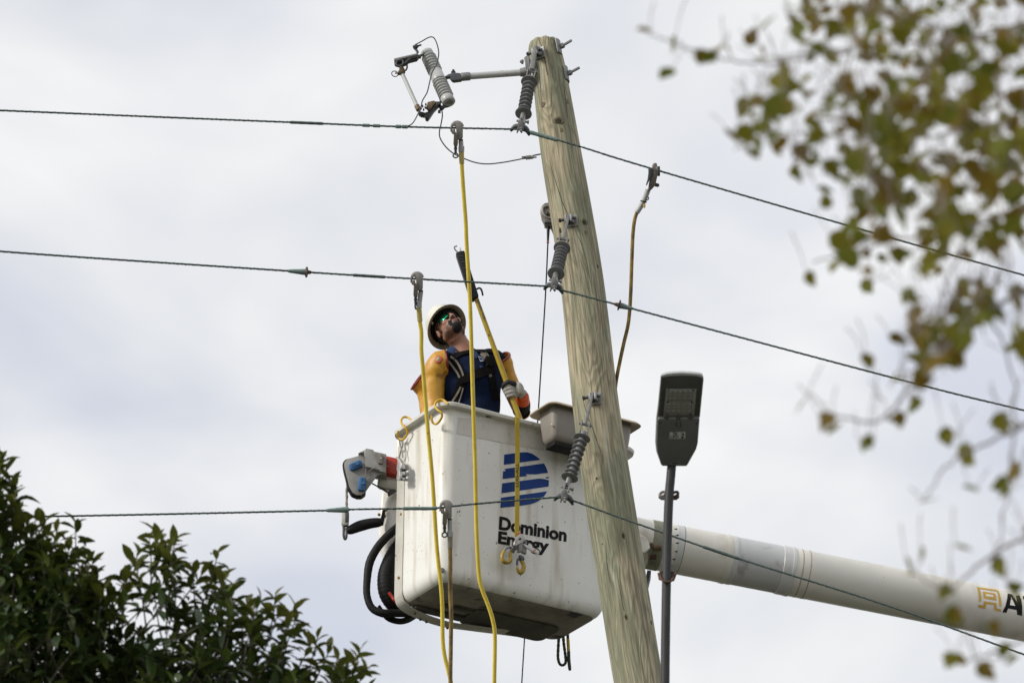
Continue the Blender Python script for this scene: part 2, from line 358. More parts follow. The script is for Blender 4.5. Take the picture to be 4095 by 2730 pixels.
mat('asphalt', (0.05, 0.05, 0.05), (0.065, 0.064, 0.06), 4, rough=0.9, bump=0.4, bscale=120)
mat('concrete', (0.32, 0.31, 0.29), (0.25, 0.245, 0.23), 3, rough=0.9, bump=0.3)

mat('pan_dirt_shade', (0.30, 0.275, 0.225), (0.17, 0.15, 0.12), 5, rough=0.65, spots=[((0.05, 0.045, 0.04), 6, 0.58, 0.08, (1, 1.6, 1))])  # soiled underside, with its shade also darkened into the colour
mat('led_dark', (0.205, 0.205, 0.183), rough=0.4)

def skin_stubble():
    m = MATS['skin']; t = m.node_tree; b = t.nodes['Principled BSDF']; lk = b.inputs['Base Color'].links[0]; src = lk.from_socket
    at = t.nodes.new('ShaderNodeAttribute'); at.attribute_name = 'stubble'
    n = t.nodes.new('ShaderNodeTexNoise'); n.inputs['Scale'].default_value = 420; n.inputs['Detail'].default_value = 2
    mu = t.nodes.new('ShaderNodeMath'); mu.operation = 'MULTIPLY'; ad = t.nodes.new('ShaderNodeMapRange'); ad.inputs['From Min'].default_value = 0.25; ad.inputs['From Max'].default_value = 0.6
    t.links.new(n.outputs['Fac'], ad.inputs[0]); t.links.new(at.outputs['Fac'], mu.inputs[0]); t.links.new(ad.outputs[0], mu.inputs[1])
    x = t.nodes.new('ShaderNodeMix'); x.data_type = 'RGBA'; x.inputs['B'].default_value = (0.035, 0.02, 0.015, 1); t.links.new(mu.outputs[0], x.inputs['Factor']); t.links.new(src, x.inputs['A']); t.links.new(x.outputs['Result'], b.inputs['Base Color'])
skin_stubble()

# ================================================================== the ground
def struct(o): o['kind'] = 'structure'; return o
struct(MB().add([(-900, -300, 0), (900, -300, 0), (900, 1500, 0), (-900, 1500, 0)], [(0, 1, 2, 3)]).build('ground', 'grass', angle=30))
struct(MB().add([(-300, 31.6, 0.004), (300, 31.6, 0.004), (300, 39, 0.004), (-300, 39, 0.004)], [(0, 1, 2, 3)]).build('road', 'asphalt'))
struct(MB().box((0, 31.5, 0.06), (300, 0.09, 0.065)).build('kerb', 'concrete', bevel=0.015))
struct(MB().box((0, 30.4, 0.05), (300, 0.95, 0.055)).build('pavement', 'concrete'))

# ================================================================== utility pole
YP = 29.2
pole_px = [(2177, 178, 61), (2180, 215, 66.5), (2198, 300, 69), (2242, 600, 81), (2324, 1100, 87), (2380, 1600, 92.5), (2438, 2000, 97), (2533, 2600, 98.5), (2556, 2730, 99)]
def pole_material():
    m = bpy.data.materials.new('pole_wood'); m.use_nodes = True; t = m.node_tree; b = t.nodes['Principled BSDF']; ln = t.links.new
    N = lambda k: t.nodes.new(k)
    at = N('ShaderNodeAttribute'); at.attribute_name = 'grain'
    def mp(sc, loc=(0, 0, 0)):
        q = N('ShaderNodeMapping'); q.inputs['Scale'].default_value = sc; q.inputs['Location'].default_value = loc; ln(at.outputs['Vector'], q.inputs[0]); return q.outputs[0]
    def nz(vec, sc, det=3, dist=0.0, ro=0.5):
        q = N('ShaderNodeTexNoise'); q.inputs['Scale'].default_value = sc; q.inputs['Detail'].default_value = det; q.inputs['Distortion'].default_value = dist
        q.inputs['Roughness'].default_value = ro; ln(vec, q.inputs['Vector']); return q.outputs['Fac']
    def ma(op, a, bb=None, c=None):
        q = N('ShaderNodeMath'); q.operation = op
        for i, x in enumerate((a, bb, c)):
            if x is None: continue
            if isinstance(x, (int, float)): q.inputs[i].default_value = x
            else: ln(x, q.inputs[i])
        return q.outputs[0]
    def mr(x, a, bb, c=0.0, d=1.0):
        q = N('ShaderNodeMapRange'); q.inputs['From Min'].default_value = a; q.inputs['From Max'].default_value = bb; q.inputs['To Min'].default_value = c; q.inputs['To Max'].default_value = d
        ln(x, q.inputs[0]); return q.outputs[0]
    def mx(f, a, bb):
        q = N('ShaderNodeMix'); q.data_type = 'RGBA'; ln(f, q.inputs['Factor'])
        for k2, x in (('A', a), ('B', bb)):
            if isinstance(x, tuple): q.inputs[k2].default_value = (*x, 1)
            else: ln(x, q.inputs[k2])
        return q.outputs['Result']
    rings = nz(mp((5.2, 5.2, 1.05)), 1.0, 2.4, 0.9)
    band = ma('SINE', ma('MULTIPLY', rings, 72.0))
    band01 = mr(band, -1, 1)
    late = ma('POWER', band01, 3.0)
    fine = nz(mp((80, 80, 2.6)), 1.0, 4, 0.3, 0.65)
    streak = nz(mp((26, 26, 1.1), (3, 1, 7)), 1.0, 3, 0.3, 0.6)
    patch = nz(mp((6.5, 6.5, 1.5), (9, 4, 1)), 1.0, 4, 1.0)
    c = mx(mr(patch, 0.43, 0.57), (0.445, 0.382, 0.258), (0.268, 0.272, 0.178))
    c = mx(ma('MULTIPLY', late, 0.56), c, (0.165, 0.158, 0.10))
    c = mx(ma('MULTIPLY', mr(streak, 0.52, 0.74), 0.55), c, (0.56, 0.52, 0.37))
    c = mx(ma('MULTIPLY', mr(fine, 0.45, 0.62), 0.8), c, (0.14, 0.125, 0.08))
    pale = nz(mp((17, 17, 1.8), (1, 8, 2)), 1.0, 2, 1.2)
    c = mx(ma('MULTIPLY', mr(pale, 0.64, 0.70), 0.5), c, (0.50, 0.52, 0.40))
    ln(c, b.inputs['Base Color']); b.inputs['Roughness'].default_value = 0.85
    h = ma('ADD', ma('MULTIPLY', fine, 0.6), ma('MULTIPLY', band01, 0.35))
    bp = N('ShaderNodeBump'); bp.inputs['Strength'].default_value = 0.75; bp.inputs['Distance'].default_value = 0.009; ln(h, bp.inputs['Height']); ln(bp.outputs[0], b.inputs['Normal'])
    return m
pole_wood = pole_material()
Pp = []; Pr = []
for x, y, hw in pole_px:
    p = PY(x, y, YP); Pp.append(p); Pr.append(hw / FPX * depth(p))
d_low = (Pp[-1] - Pp[-2]).normalized(); p_end = Pp[-1] + d_low * (Pp[-1].z / -d_low.z); r_end = 0.185
Pp = [Pp[0]] + Pp[1:] ; base = p_end
path = cr(Pp, 14); rad = lin(Pr, 14)
for q in range(1, 41): path.append(lerp(Pp[-1], p_end - V((0, 0, 0.05)), q / 40)); rad.append(lerp(Pr[-1], r_end, q / 40))
pole = thing('utility_pole', 'leaning greenish brown wooden utility pole carrying three wires in front of the bucket', 'utility pole', (base.x, base.y, 0))
NS = 72; mb = MB(); vs_ = []; grain = []; fs_ = []; ln_ = 0.0
fr = frames(path)
for i, p in enumerate(path):
    if i: ln_ += (p - path[i - 1]).length
    t, Nn, Bn = fr[i]
    for j in range(NS):
        a = 2 * math.pi * j / NS; r = rad[i]
        rr = r * (1 + 0.010 * noise.noise(V((math.cos(a) * 1.5, math.sin(a) * 1.5, ln_ * 0.9))) + 0.006 * noise.noise(V((math.cos(a) * 7, math.sin(a) * 7, ln_ * 1.5))))
        o = (Nn * math.cos(a) + Bn * math.sin(a))
        vs_.append(p + o * rr); grain.append((math.cos(a) * r, math.sin(a) * r, -ln_))
m_ = len(path)
for i in range(m_ - 1):
    for j in range(NS): fs_.append((i * NS + j, i * NS + (j + 1) % NS, (i + 1) * NS + (j + 1) % NS, (i + 1) * NS + j))
# rough-cut top: a bevelled ring and the sawn face
top_c = path[0] + (path[0] - path[1]).normalized() * 0.012; k0 = len(vs_)
for j in range(NS):
    a = 2 * math.pi * j / NS; o = fr[0][1] * math.cos(a) + fr[0][2] * math.sin(a)
    q = 0.006 * noise.noise(V((a * 3, 1, 2)))
    vs_.append(top_c + o * (rad[0] * 0.93) + V((0, 0, 1)) * q); grain.append((math.cos(a) * rad[0], math.sin(a) * rad[0], 0.05))
vs_.append(top_c + V((0, 0, 0.008))); grain.append((0, 0, 0.1))
for j in range(NS):
    fs_.append((k0 + j, k0 + (j + 1) % NS, (j + 1) % NS, j)); fs_.append((k0 + (j + 1) % NS, k0 + j, k0 + NS))
mb.add(vs_, fs_)
shaft = mb.build('shaft', pole_wood, pole, angle=60)
at = shaft.data.attributes.new('grain', 'FLOAT_VECTOR', 'POINT'); at.data.foreach_set('vector', [c for g in grain for c in g])
PT = bvh(shaft)
mat('knot_dark', (0.030, 0.024, 0.014), (0.07, 0.055, 0.03), 90, rough=0.9, bump=0.5)
mat('knot_pink', (0.19, 0.135, 0.10), (0.14, 0.10, 0.07), 60, rough=0.9, bump=0.3)
mat('knot_ring', (0.135, 0.125, 0.07), (0.20, 0.185, 0.11), 70, rough=0.9, bump=0.4)
mat('crack', (0.045, 0.038, 0.022), rough=1.0)
def knot(px, py, rx, ry, m, ring=True, lift=0.0):
    p, n = cast(PT, px, py); p = p + n * lift if p is not None else p
    if p is None: return
    U_ = (V((-0.15, 0, 1)) - n * V((-0.15, 0, 1)).dot(n)).normalized(); W_ = n.cross(U_)
    sc = depth(p) / FPX; mb = MB(); N_ = 18; vs = []; fs = []
    for k, (q, h) in enumerate(((1.0, -0.003), (0.9, 0.0012), (0.6, 0.0014), (0.25, 0.0006))):
        for j in range(N_):
            a = 2 * math.pi * j / N_; wob = 1 + 0.34 * noise.noise(V((math.cos(a) * 1.4, math.sin(a) * 1.4, px * 0.1)))
            vs.append(p + n * h + (W_ * math.cos(a) * rx + U_ * math.sin(a) * ry) * sc * q * wob)
    for k in range(3):
        for j in range(N_): fs.append((k * N_ + j, k * N_ + (j + 1) % N_, (k + 1) * N_ + (j + 1) % N_, (k + 1) * N_ + j))
    fs.append(tuple(3 * N_ + j for j in range(N_))); mb.add(vs, fs)
    mb.build('knot', m, pole, angle=80)
    if ring and m == 'knot_dark': knot(px + rx * 0.2, py - ry * 0.1, rx * 1.7, ry * 1.6, 'knot_ring', False, -0.0012)
for a in ((2172, 418, 12, 13, 'knot_pink'), (2233, 484, 15, 14, 'knot_dark'), (2245, 520, 6, 10, 'knot_ring', False), (2337, 888, 10, 12, 'knot_dark'), (2343, 931, 7, 11, 'knot_ring', False), (2241, 922, 6, 13, 'knot_dark', False),
          (2386, 1912, 5, 6, 'knot_dark', False), (2491, 2140, 5, 12, 'knot_dark'), (2408, 2174, 3, 4, 'knot_dark', False), (2503, 2466, 5, 12, 'knot_dark'), (2605, 2488, 4, 11, 'knot_dark', False),
          (2390, 1065, 5, 8, 'knot_dark', False), (2268, 405, 10, 14, 'knot_ring', False), (2292, 1615, 3, 12, 'knot_dark', False)): knot(*a)
def crack(pts, wpx):
    A, B = [], []; q = cr([(x, y, 0) for x, y in pts], 10); n_ = len(q); nn = []
    for i, c in enumerate(q):
        t = (q[min(i + 1, n_ - 1)] - q[max(i - 1, 0)]).normalized(); s = V((-t.y, t.x, 0)); w_ = wpx * (0.25 + 0.75 * math.sin(math.pi * min(max(i / (n_ - 1), 0.03), 0.97))) * (0.7 + 0.6 * random.random())
        p1, n1_ = cast(PT, c.x - s.x * w_ / 2, c.y - s.y * w_ / 2, 0.0012); p2, _ = cast(PT, c.x + s.x * w_ / 2, c.y + s.y * w_ / 2, 0.0012)
        if p1 is None or p2 is None: continue
        A.append(p1); B.append(p2); nn.append(-n1_)
    mb = MB(); mb.ribbon(A, B, nn, 0.002); mb.build('crack', 'crack', pole)
for a in (([(2153, 155), (2166, 185), (2178, 230), (2190, 300)], 3.0), ([(2196, 640), (2220, 720), (2246, 800), (2268, 852), (2282, 876)], 2.2), ([(2300, 920), (2330, 990), (2352, 1080), (2372, 1180)], 1.7), ([(2322, 1555), (2345, 1650), (2372, 1720), (2400, 1800), (2412, 1850)], 2.0),
          ([(2420, 2170), (2428, 2260), (2440, 2330)], 2.0), ([(2250, 300), (2262, 400), (2270, 470)], 2.0), ([(2150, 230), (2160, 330), (2165, 420)], 2.0), ([(2470, 2300), (2490, 2420), (2498, 2440)], 2.2)): crack(*a)
# curved square washers with through bolts on the right flank
for (x, y) in ((2240, 190), (2270, 297)):
    p, n = cast(PT, x - 5, y); n = (n + V((0.55, 0, 0))).normalized(); U_ = (V((-0.13, 0, 1)) - n * V((-0.13, 0, 1)).dot(n)).normalized(); W_ = U_.cross(n)
    A, B, nn = [], [], []
    for k in range(7):
        s_ = lerp(-0.038, 0.038, k / 6); bend = -((s_ / 0.038) ** 2) * 0.010; q = p + n * (0.006 + bend) + W_ * s_
        A.append(q - U_ * 0.045); B.append(q + U_ * 0.045); nn.append(n)
    ws = MB().ribbon(A, B, nn, 0.006).build('washer_plate', 'galvanised', pole, bevel=0.001)
    bd = (V((0.62, -0.45, 0.42))).normalized(); bd = (n * 0.6 + bd * 0.7).normalized()
    MB().lathe(p + n * 0.010, bd, [(0, 0.015), (0.006, 0.015), (0.006, 0.017), (0.022, 0.017), (0.024, 0.0085), (0.075, 0.0085), (0.077, 0.006)], 6).build('bolt', 'galvanised', pole)

# ================================================================== the three insulators and the wires they carry
def sheds(root, p0, p1, n_small, rs, rb, core):
    ax = (p1 - p0); Ln = ax.length; ax.normalize()
    housing = MB().lathe(p0 - ax * 0.01, ax, [(0, core), (Ln + 0.02, core)], 20).build('housing', 'polymer_grey', root)
    for k in range(n_small + 2):
        r = rb if k in (0, n_small + 1) else rs
        t = Ln * k / (n_small + 1)
        MB().lathe(p0 + ax * t, ax, [(-0.006, core * 0.9), (-0.005, core + 0.004), (0.000, r * 0.72), (0.0045, r), (0.0065, r), (0.0075, r * 0.97), (0.008, r * 0.7), (0.0075, core * 0.9)], 28).build('shed', 'polymer_grey', housing, angle=50)
    return ax
def insulator(label, br, link_end, top, bot, clamp, phi, thin):
    """bracket point, lower end of the link, first and last shed, clamp: all picture points; phi: lean towards the viewer"""
    p, n = cast(PT, *br); d0 = depth(p) - 0.02
    # chain of points coming towards the viewer as it goes down
    tphi = math.tan(R(phi)); pts = []; last = None; d = d0
    for q in (br, link_end, top, bot, clamp):
        if last is not None: d -= math.hypot(q[0] - last[0], q[1] - last[1]) * d0 / FPX * tphi
        pts.append(PD(q[0], q[1], d)); last = q
    B_, K, T_, O, C = pts
    root = thing('line_insulator', label, 'insulator', B_, 'grey shed insulators on the pole')
    side = (T_ - K).cross(V((0, -1, 0))).normalized(); side = side if side.x > 0 else -side
    # eye bracket bolted to the pole
    n2_ = (n + V((-0.3, 0, 0))).normalized(); Wb = V((0, 0, 1)).cross(n2_).normalized(); Zb = n2_.cross(Wb)
    MB().box(p + n2_ * 0.006 + Wb * 0.012, (0.028, 0.006, 0.035), (Wb, n2_, Zb)).box(p + n2_ * 0.03 + Wb * 0.020, (0.007, 0.028, 0.022), (Wb, n2_, Zb)).box(p + n2_ * 0.03 - Wb * 0.012, (0.007, 0.028, 0.022), (Wb, n2_, Zb)).build('bracket', 'galvanised', root, bevel=0.003)
    MB().tube([p + n2_ * 0.04 - Wb * 0.055, p + n2_ * 0.04 + Wb * 0.045], 0.0085, 10).tube([p + n2_ * 0.04 - Wb * 0.058, p + n2_ * 0.04 - Wb * 0.048], 0.013, 6).build('pin', 'dark_steel', root)
    # link strap
    a0 = p + n2_ * 0.042 + V((0, 0, 0.012)); ld = (K - a0).normalized()
    w_ = 0.008 if thin else 0.013
    lk = MB(); s2 = ld.cross(V((0, -1, 0))).normalized(); f2 = s2.cross(ld).normalized()
    lk.ribbon([a0 - ld * 0.012 - s2 * w_ * 0.8, a0 + ld * 0.02 - s2 * w_, K - s2 * w_ * (1.0 if thin else 1.25)], [a0 - ld * 0.012 + s2 * w_ * 0.8, a0 + ld * 0.02 + s2 * w_, K + s2 * w_ * (1.0 if thin else 1.25)], f2, 0.012)
    if not thin: lk.ribbon([a0 - s2 * w_ * 0.6 + f2 * 0.03, K - s2 * w_ + f2 * 0.018], [a0 + s2 * w_ * 0.6 + f2 * 0.03, K + s2 * w_ + f2 * 0.018], f2, 0.008)
    lk.build('link', 'galvanised', root, bevel=0.003)
    ax = (O - T_).normalized(); cs = ax.cross(V((0, -1, 0))).normalized()
    cl = MB()
    for sg in (-1, 1): cl.ribbon([K + cs * sg * 0.019 - ax * 0.022, T_ + cs * sg * 0.017 - ax * 0.01], [K + cs * sg * 0.026 - ax * 0.022, T_ + cs * sg * 0.024 - ax * 0.01], V((0, -1, 0)), 0.016)
    cl.tube([K - cs * 0.036, K + cs * 0.036], 0.0085, 10).lathe(T_ - ax * 0.035, ax, [(0, 0.021), (0.035, 0.019)], 14)
    cl.build('clevis', 'galvanised', root, bevel=0.002)
    sheds(root, T_, O, 7, 0.0375, 0.048, 0.018)
    # end rod and tongue
    MB().lathe(O, ax, [(0, 0.0165), (0.035, 0.0155), (0.052, 0.014), (0.056, 0.010), (0.066, 0.010)], 16).build('end_rod', 'galvanised', root)
    t0 = O + ax * 0.05
    tg = MB()
    for sg in (-1, 1): tg.ribbon([t0 + cs * (sg * 0.011 - 0.004), lerp(t0, C, 0.6) + cs * (sg * 0.015 - 0.005)], [t0 + cs * (sg * 0.011 + 0.004), lerp(t0, C, 0.6) + cs * (sg * 0.015 + 0.005)], V((0, -1, 0)), 0.018)
    tg.tube([lerp(t0, C, 0.3) - cs * 0.036, lerp(t0, C, 0.3) + cs * 0.032], 0.0075, 8).tube([lerp(t0, C, 0.3) - cs * 0.039, lerp(t0, C, 0.3) - cs * 0.030], 0.012, 6)
    tg.build('tongue', 'galvanised', root, bevel=0.0015)
    # suspension clamp: keeper plus boat-shaped body with drooping horns
    vd = (C - CAM).normalized(); horn = []
    s = depth(C) / FPX
    bt = [(-42, 14, 4), (-36, 5, 8), (-25, -5, 11), (-10, -5, 13), (8, -2, 14), (20, 5, 12.5), (28, 17, 9.5), (33, 31, 4.5)]
    pts3 = [C + RT * x * s - UP * y * s + FW * (0.006 * abs(x) / 40) for x, y, _ in bt]
    MB().tube(cr(pts3, 4), [max(r * s, 0.002) for r in lin([b[2] * 0.92 for b in bt], 4)], 12, squash=(1.0, 0.8)).build('clamp_body', 'dark_galv', root)
    k0_ = C - UP * -20 * s
    MB().prism([C + RT * x * s - UP * y * s - FW * 0.022 for x, y in ((-10, -30), (6, -33), (11, -22), (12, 2), (6, 6), (5, 20), (0, 22), (-3, 8), (-10, 12), (-15, 22), (-19, 20), (-15, 2), (-13, -18))], FW, 0.03).build('clamp_keeper', 'galvanised', root, bevel=0.002)
    MB().lathe(C - UP * 4 * s - FW * 0.02, -FW - UP * 0.55, [(0, 0.013), (0.012, 0.013), (0.012, 0.0075), (0.034, 0.007)], 6).build('clamp_bolt', 'galvanised', root)
    return C
mat('dark_galv', (0.085, 0.09, 0.098), (0.12, 0.125, 0.132), 40, rough=0.5, metal=0.5)
C1 = insulator('topmost grey shed insulator, hanging from the pole top beside the white arm', (2158, 215), (2126, 287), (2117, 326), (2094, 452), (2084, 512), 48, False)
C2 = insulator('middle grey shed insulator on the pole, level with the black stick head', (2285, 886), (2252, 957), (2248, 990), (2224, 1092), (2217, 1145), 54, True)
C3 = insulator('lowest grey shed insulator with open sheds, hanging in front of the grey tray', (2379, 1597), (2341, 1697), (2328, 1748), (2279, 1905), (2258, 1988), 34, True)

def wire_d(C, x):
    """distance of the wire at picture column x: both spans come slightly towards the viewer"""
    x0 = px_of(C)[0]; d0 = depth(C)
    return d0 - (0.75 * (x0 - x) / 2100 if x < x0 else 0.35 * (x - x0) / 2000)
def power_line(label, C, pts, fat, cones):
    xs = [p[0] for p in pts]
    curve = cr([PD(x, y, wire_d(C, x)) for x, y in pts], 10)
    root = thing('power_line', label, 'wire', curve[0], 'bare power lines crossing the picture')
    # stranded: three-lobed section twisting along the span
    P = [curve[0]]
    for q in curve[1:]:
        n = max(1, int((q - P[-1]).length / 0.02))
        a = P[-1]; P += [lerp(a, q, (i + 1) / n) for i in range(n)]
    mb = MB(); vs = []; fs = []; NL = 9; Ls = 0.0
    for i, (t, N_, B_) in enumerate(frames(P)):
        if i: Ls += (P[i] - P[i - 1]).length
        for j in range(NL):
            a = 2 * math.pi * j / NL; r = 0.0060 * (1 + 0.10 * math.cos(3 * a)); a2 = a + Ls * 46
            vs.append(P[i] + (N_ * math.cos(a2) + B_ * math.sin(a2)) * r)
    for i in range(len(P) - 1):
        for j in range(NL): fs.append((i * NL + j, i * NL + (j + 1) % NL, (i + 1) * NL + (j + 1) % NL, (i + 1) * NL + j))
    mb.add(vs, fs).build('conductor', 'conductor', root, angle=80, recalc=False)
    def at_x(x):
        for i in range(len(pts) - 1):
            if pts[i][0] <= x <= pts[i + 1][0]:
                best = min(curve, key=lambda q: abs(px_of(q)[0] - x))
                j = curve.index(best); a = curve[max(j - 1, 0)]; b = curve[min(j + 1, len(curve) - 1)]
                xa, xb = px_of(a)[0], px_of(b)[0]; return lerp(a, b, (x - xa) / (xb - xa))
    for x0, x1, r in fat:
        q = [at_x(lerp(x0, x1, i / 12)) for i in range(13)]
        MB().tube(q, [r * (0.92 if i in (0, 12) else 1 + 0.05 * math.sin(i * 1.9)) for i in range(13)], 12).build('splice_sleeve', 'patina' if r > 0.009 else 'conductor', root)
    for x0, x1, disc in cones:    # dead-end cone with its flange
        a, b = at_x(x0), at_x(x1); d = (b - a).normalized(); Lc = (b - a).length
        co = MB().lathe(a, d, [(0, 0.0075), (Lc * 0.1, 0.010), (Lc * 0.85, 0.0165), (Lc, 0.0175)], 14).build('splice_cone', 'patina', root)
        if disc: MB().lathe(b, d, [(0, 0.018), (0.003, 0.030), (0.008, 0.030), (0.011, 0.012), (0.03, 0.009)], 18).build('flange', 'rust', co)
    return curve, at_x
W1, w1x = power_line('topmost bare wire, bent over the highest insulator', C1, [(-900, 405), (0, 442), (600, 467), (1149, 489), (1602, 507), (2045, 517), (2084, 520), (2118, 529), (2315, 585), (2594, 671), (3482, 928), (4095, 1100), (5000, 1345)],
     [(1160, 1292, 0.0085), (1450, 1478, 0.0095), (1492, 1520, 0.0095), (1582, 1604, 0.0105), (1608, 1630, 0.0105), (2120, 2230, 0.0115)], [])
W2, w2x = power_line('middle bare wire, passing just above the worker and his hard hat', C2, [(-900, 925), (0, 1005), (1149, 1083), (1645, 1114), (2176, 1144), (2217, 1150), (2250, 1161), (2472, 1219), (3656, 1532), (4095, 1640), (5000, 1860)],
     [(1412, 1540, 0.0085)], [(1152, 1222, True), (2530, 2480, True)])
W3, w3x = power_line('lowest bare wire, crossing in front of the white bucket', C3, [(-900, 2080), (279, 2062), (1306, 2040), (1393, 2036), (1640, 2032), (1741, 2031), (1898, 2014), (2218, 1988), (2258, 1991), (2298, 2003), (2611, 2115), (2960, 2234), (3569, 2426), (4095, 2615), (5000, 2935)],
     [(1612, 1748, 0.0098), (2812, 2955, 0.0088)], [(1305, 1392, False)])

# ================================================================== grounding clamps with their cables
def ground_clamp(label, at_x, wx, cable, cm, edge=False, ringturn=0.0, sheath='clear_sheath', group='grounding clamps with cables'):
    W = at_x(wx); cx, cy = px_of(W); s = depth(W) / FPX
    root = thing('grounding_clamp', label, 'clamp', W, group)
    F2 = (FW + V((0.35, 0, 0))).normalized()
    def Q(x, y, z=0.0): return W + RT * x * s - UP * y * s + FW * z
    bodym = 'aluminium_cast'
    bd = MB().prism([Q(x, y, -0.022) for x, y in ((-25, 16), (-25, -6), (-19, -19), (-7, -27), (8, -28), (20, -21), (25, -8), (25, 38), (20, 46), (3, 48), (-1, 16), (-2, 3), (-6, -7), (-12, -9), (-17, -1), (-18, 16))], FW, 0.05).build('clamp_body', bodym, root, bevel=0.004)
    MB().torus(Q(2, -2), FW, 24 * s, 0.006, R(200), R(350), 14, 8, ref=RT).build('rib', bodym, bd)
    MB().prism([Q(x, y, -0.028) for x, y in ((-18, 6), (-6, 4), (-5, 16), (4, 22), (6, 58), (3, 74), (-9, 76), (-13, 64), (-11, 26), (-20, 22))], FW, 0.03).build('jaw', 'cast_bronze', root, bevel=0.003)
    MB().tube([Q(-4, 72, -0.012), Q(-4, 100, -0.012)], 0.0075, 10).lathe(Q(-4, 78, -0.012), -UP, [(0, 0.010), (0.012, 0.010)], 6).build('screw', 'dark_steel', root)
    MB().torus(Q(-4, 110, -0.012), V((math.sin(ringturn), -math.cos(ringturn), 0)), 10 * s, 0.0042, n=22).build('eye', 'dark_steel', root)
    ex, ey = cable[0]
    d0 = depth(W)
    MB().tube([Q(17, 44), Q(17, 54)], 0.0125, 12).build('collar', 'brass', root)
    MB().tube(cr([Q(17, 52), lerp(Q(17, 52), Q(ex - cx, ey - cy), 0.5), Q(ex - cx, ey - cy)], 4), 0.0135, 14).lathe(Q(ex - cx, ey - cy - 22), -UP, [(0, 0.0135), (0.004, 0.017), (0.034, 0.017), (0.036, 0.014)], 14).build('ferrule', 'grey_sleeve', root)
    P = cr([PD(x, y, d0) for x, y in cable], 10)
    n_s = 10
    MB().tube(P[:n_s], 0.0148, 12).build('sheath', sheath, root)
    MB().tube(P, 0.0115, 12).build('cable', cm, root)
    return root
ground_clamp('cast grounding clamp on the topmost wire with long yellow cable hanging down', w1x, 1826, [(1845, 605), (1847, 662), (1853, 760), (1862, 880), (1866, 975), (1873, 1090), (1880, 1219), (1886, 1400), (1891, 1567), (1900, 1863), (1906, 2124), (1915, 2290), (1928, 2355), (1953, 2420), (1970, 2475), (1979, 2540), (1977, 2716), (1975, 2900)], 'yellow_cable')
ground_clamp('cast grounding clamp on the middle wire with yellow cable left of the worker', w2x, 1666, [(1675, 1228), (1680, 1290), (1685, 1330), (1685, 1400), (1692, 1480), (1710, 1706), (1729, 1915), (1746, 2176), (1767, 2385), (1772, 2577), (1793, 2681), (1806, 2740), (1830, 2900)], 'yellow_cable', ringturn=1.35)
ground_clamp('cast grounding clamp on the lowest wire with stained brown cable in front of the bucket', w3x, 1782, [(1800, 2142), (1800, 2196), (1801, 2250), (1800, 2350), (1804, 2450), (1803, 2560), (1801, 2730), (1800, 2900)], 'brown_cable', sheath='tan_sheath')
# right clamp, seen on edge
W = w1x(2612); s = depth(W) / FPX; cx, cy = px_of(W)
root = thing('grounding_clamp', 'grounding clamp seen edge on, on the wire right of the pole, brown cable', 'clamp', W, 'grounding clamps with cables')
Q = lambda x, y, z=0.0: PD(x, y, depth(W) + z)
dv = (Q(2595, 760) - Q(2622, 655)).normalized(); sv = V((0.94, 0.2, 0.25)).normalized()
bd = MB().prism([Q(x, y, -0.03) for x, y in ((2612, 655), (2619, 651), (2627, 653), (2629, 672), (2632, 690), (2624, 728), (2620, 742), (2608, 756), (2598, 764), (2592, 756), (2597, 728), (2600, 712), (2606, 700), (2609, 675))], FW, 0.075).build('clamp_body', 'cast_bronze', root, bevel=0.004)
MB().prism([Q(x, y, -0.045) for x, y in ((2594, 668), (2610, 672), (2609, 690), (2603, 712), (2597, 722), (2587, 742), (2584, 738), (2591, 714), (2594, 690))], FW, 0.10).build('jaw', 'dark_galv', root, bevel=0.004)
MB().torus(Q(2620, 675, 0.0), sv, 0.03, 0.007, n=18, e=(1, 0.8)).build('rib', 'aluminium_cast', bd)
MB().tube([Q(2618, 738), Q(2634, 742)], 0.011, 8).tube([Q(2628, 738), Q(2629, 746)], 0.012, 6).build('screw', 'dark_steel', root)
MB().box(Q(2633, 685), (0.009, 0.02, 0.022)).build('keeper', 'dark_steel', root, bevel=0.002)
fp = cr([Q(2592, 758), Q(2582, 785), Q(2570, 812), Q(2556, 836), Q(2546, 850)], 5)
MB().tube(fp, 0.0150, 12).build('ferrule', 'grey_sleeve', root)
MB().torus(Q(2574, 806), dv + V((0, 0, 0)), 0.0165, 0.0035, n=16, m=6).torus(Q(2586, 793, -0.01), V((0.2, -1, 0)), 0.012, 0.003, R(-100), R(90), 10, 6, ref=RT).build('cable_tie', 'black_rubber', root)
MB().ell(Q(2577, 822, -0.015), (0.0065, 0.003, 0.0165), nu=12, nv=8).build('tag', 'hook_worn', root)
MB().tube(cr([Q(2548, 846), Q(2538, 880), Q(2531, 940), Q(2526, 1060), Q(2522, 1180), Q(2513, 1290), Q(2495, 1370), Q(2478, 1450), Q(2462, 1540, 0.03), Q(2448, 1700, 0.5), Q(2430, 2000, 0.6)], 8), 0.0105, 12).build('cable', 'brown_cable', root)
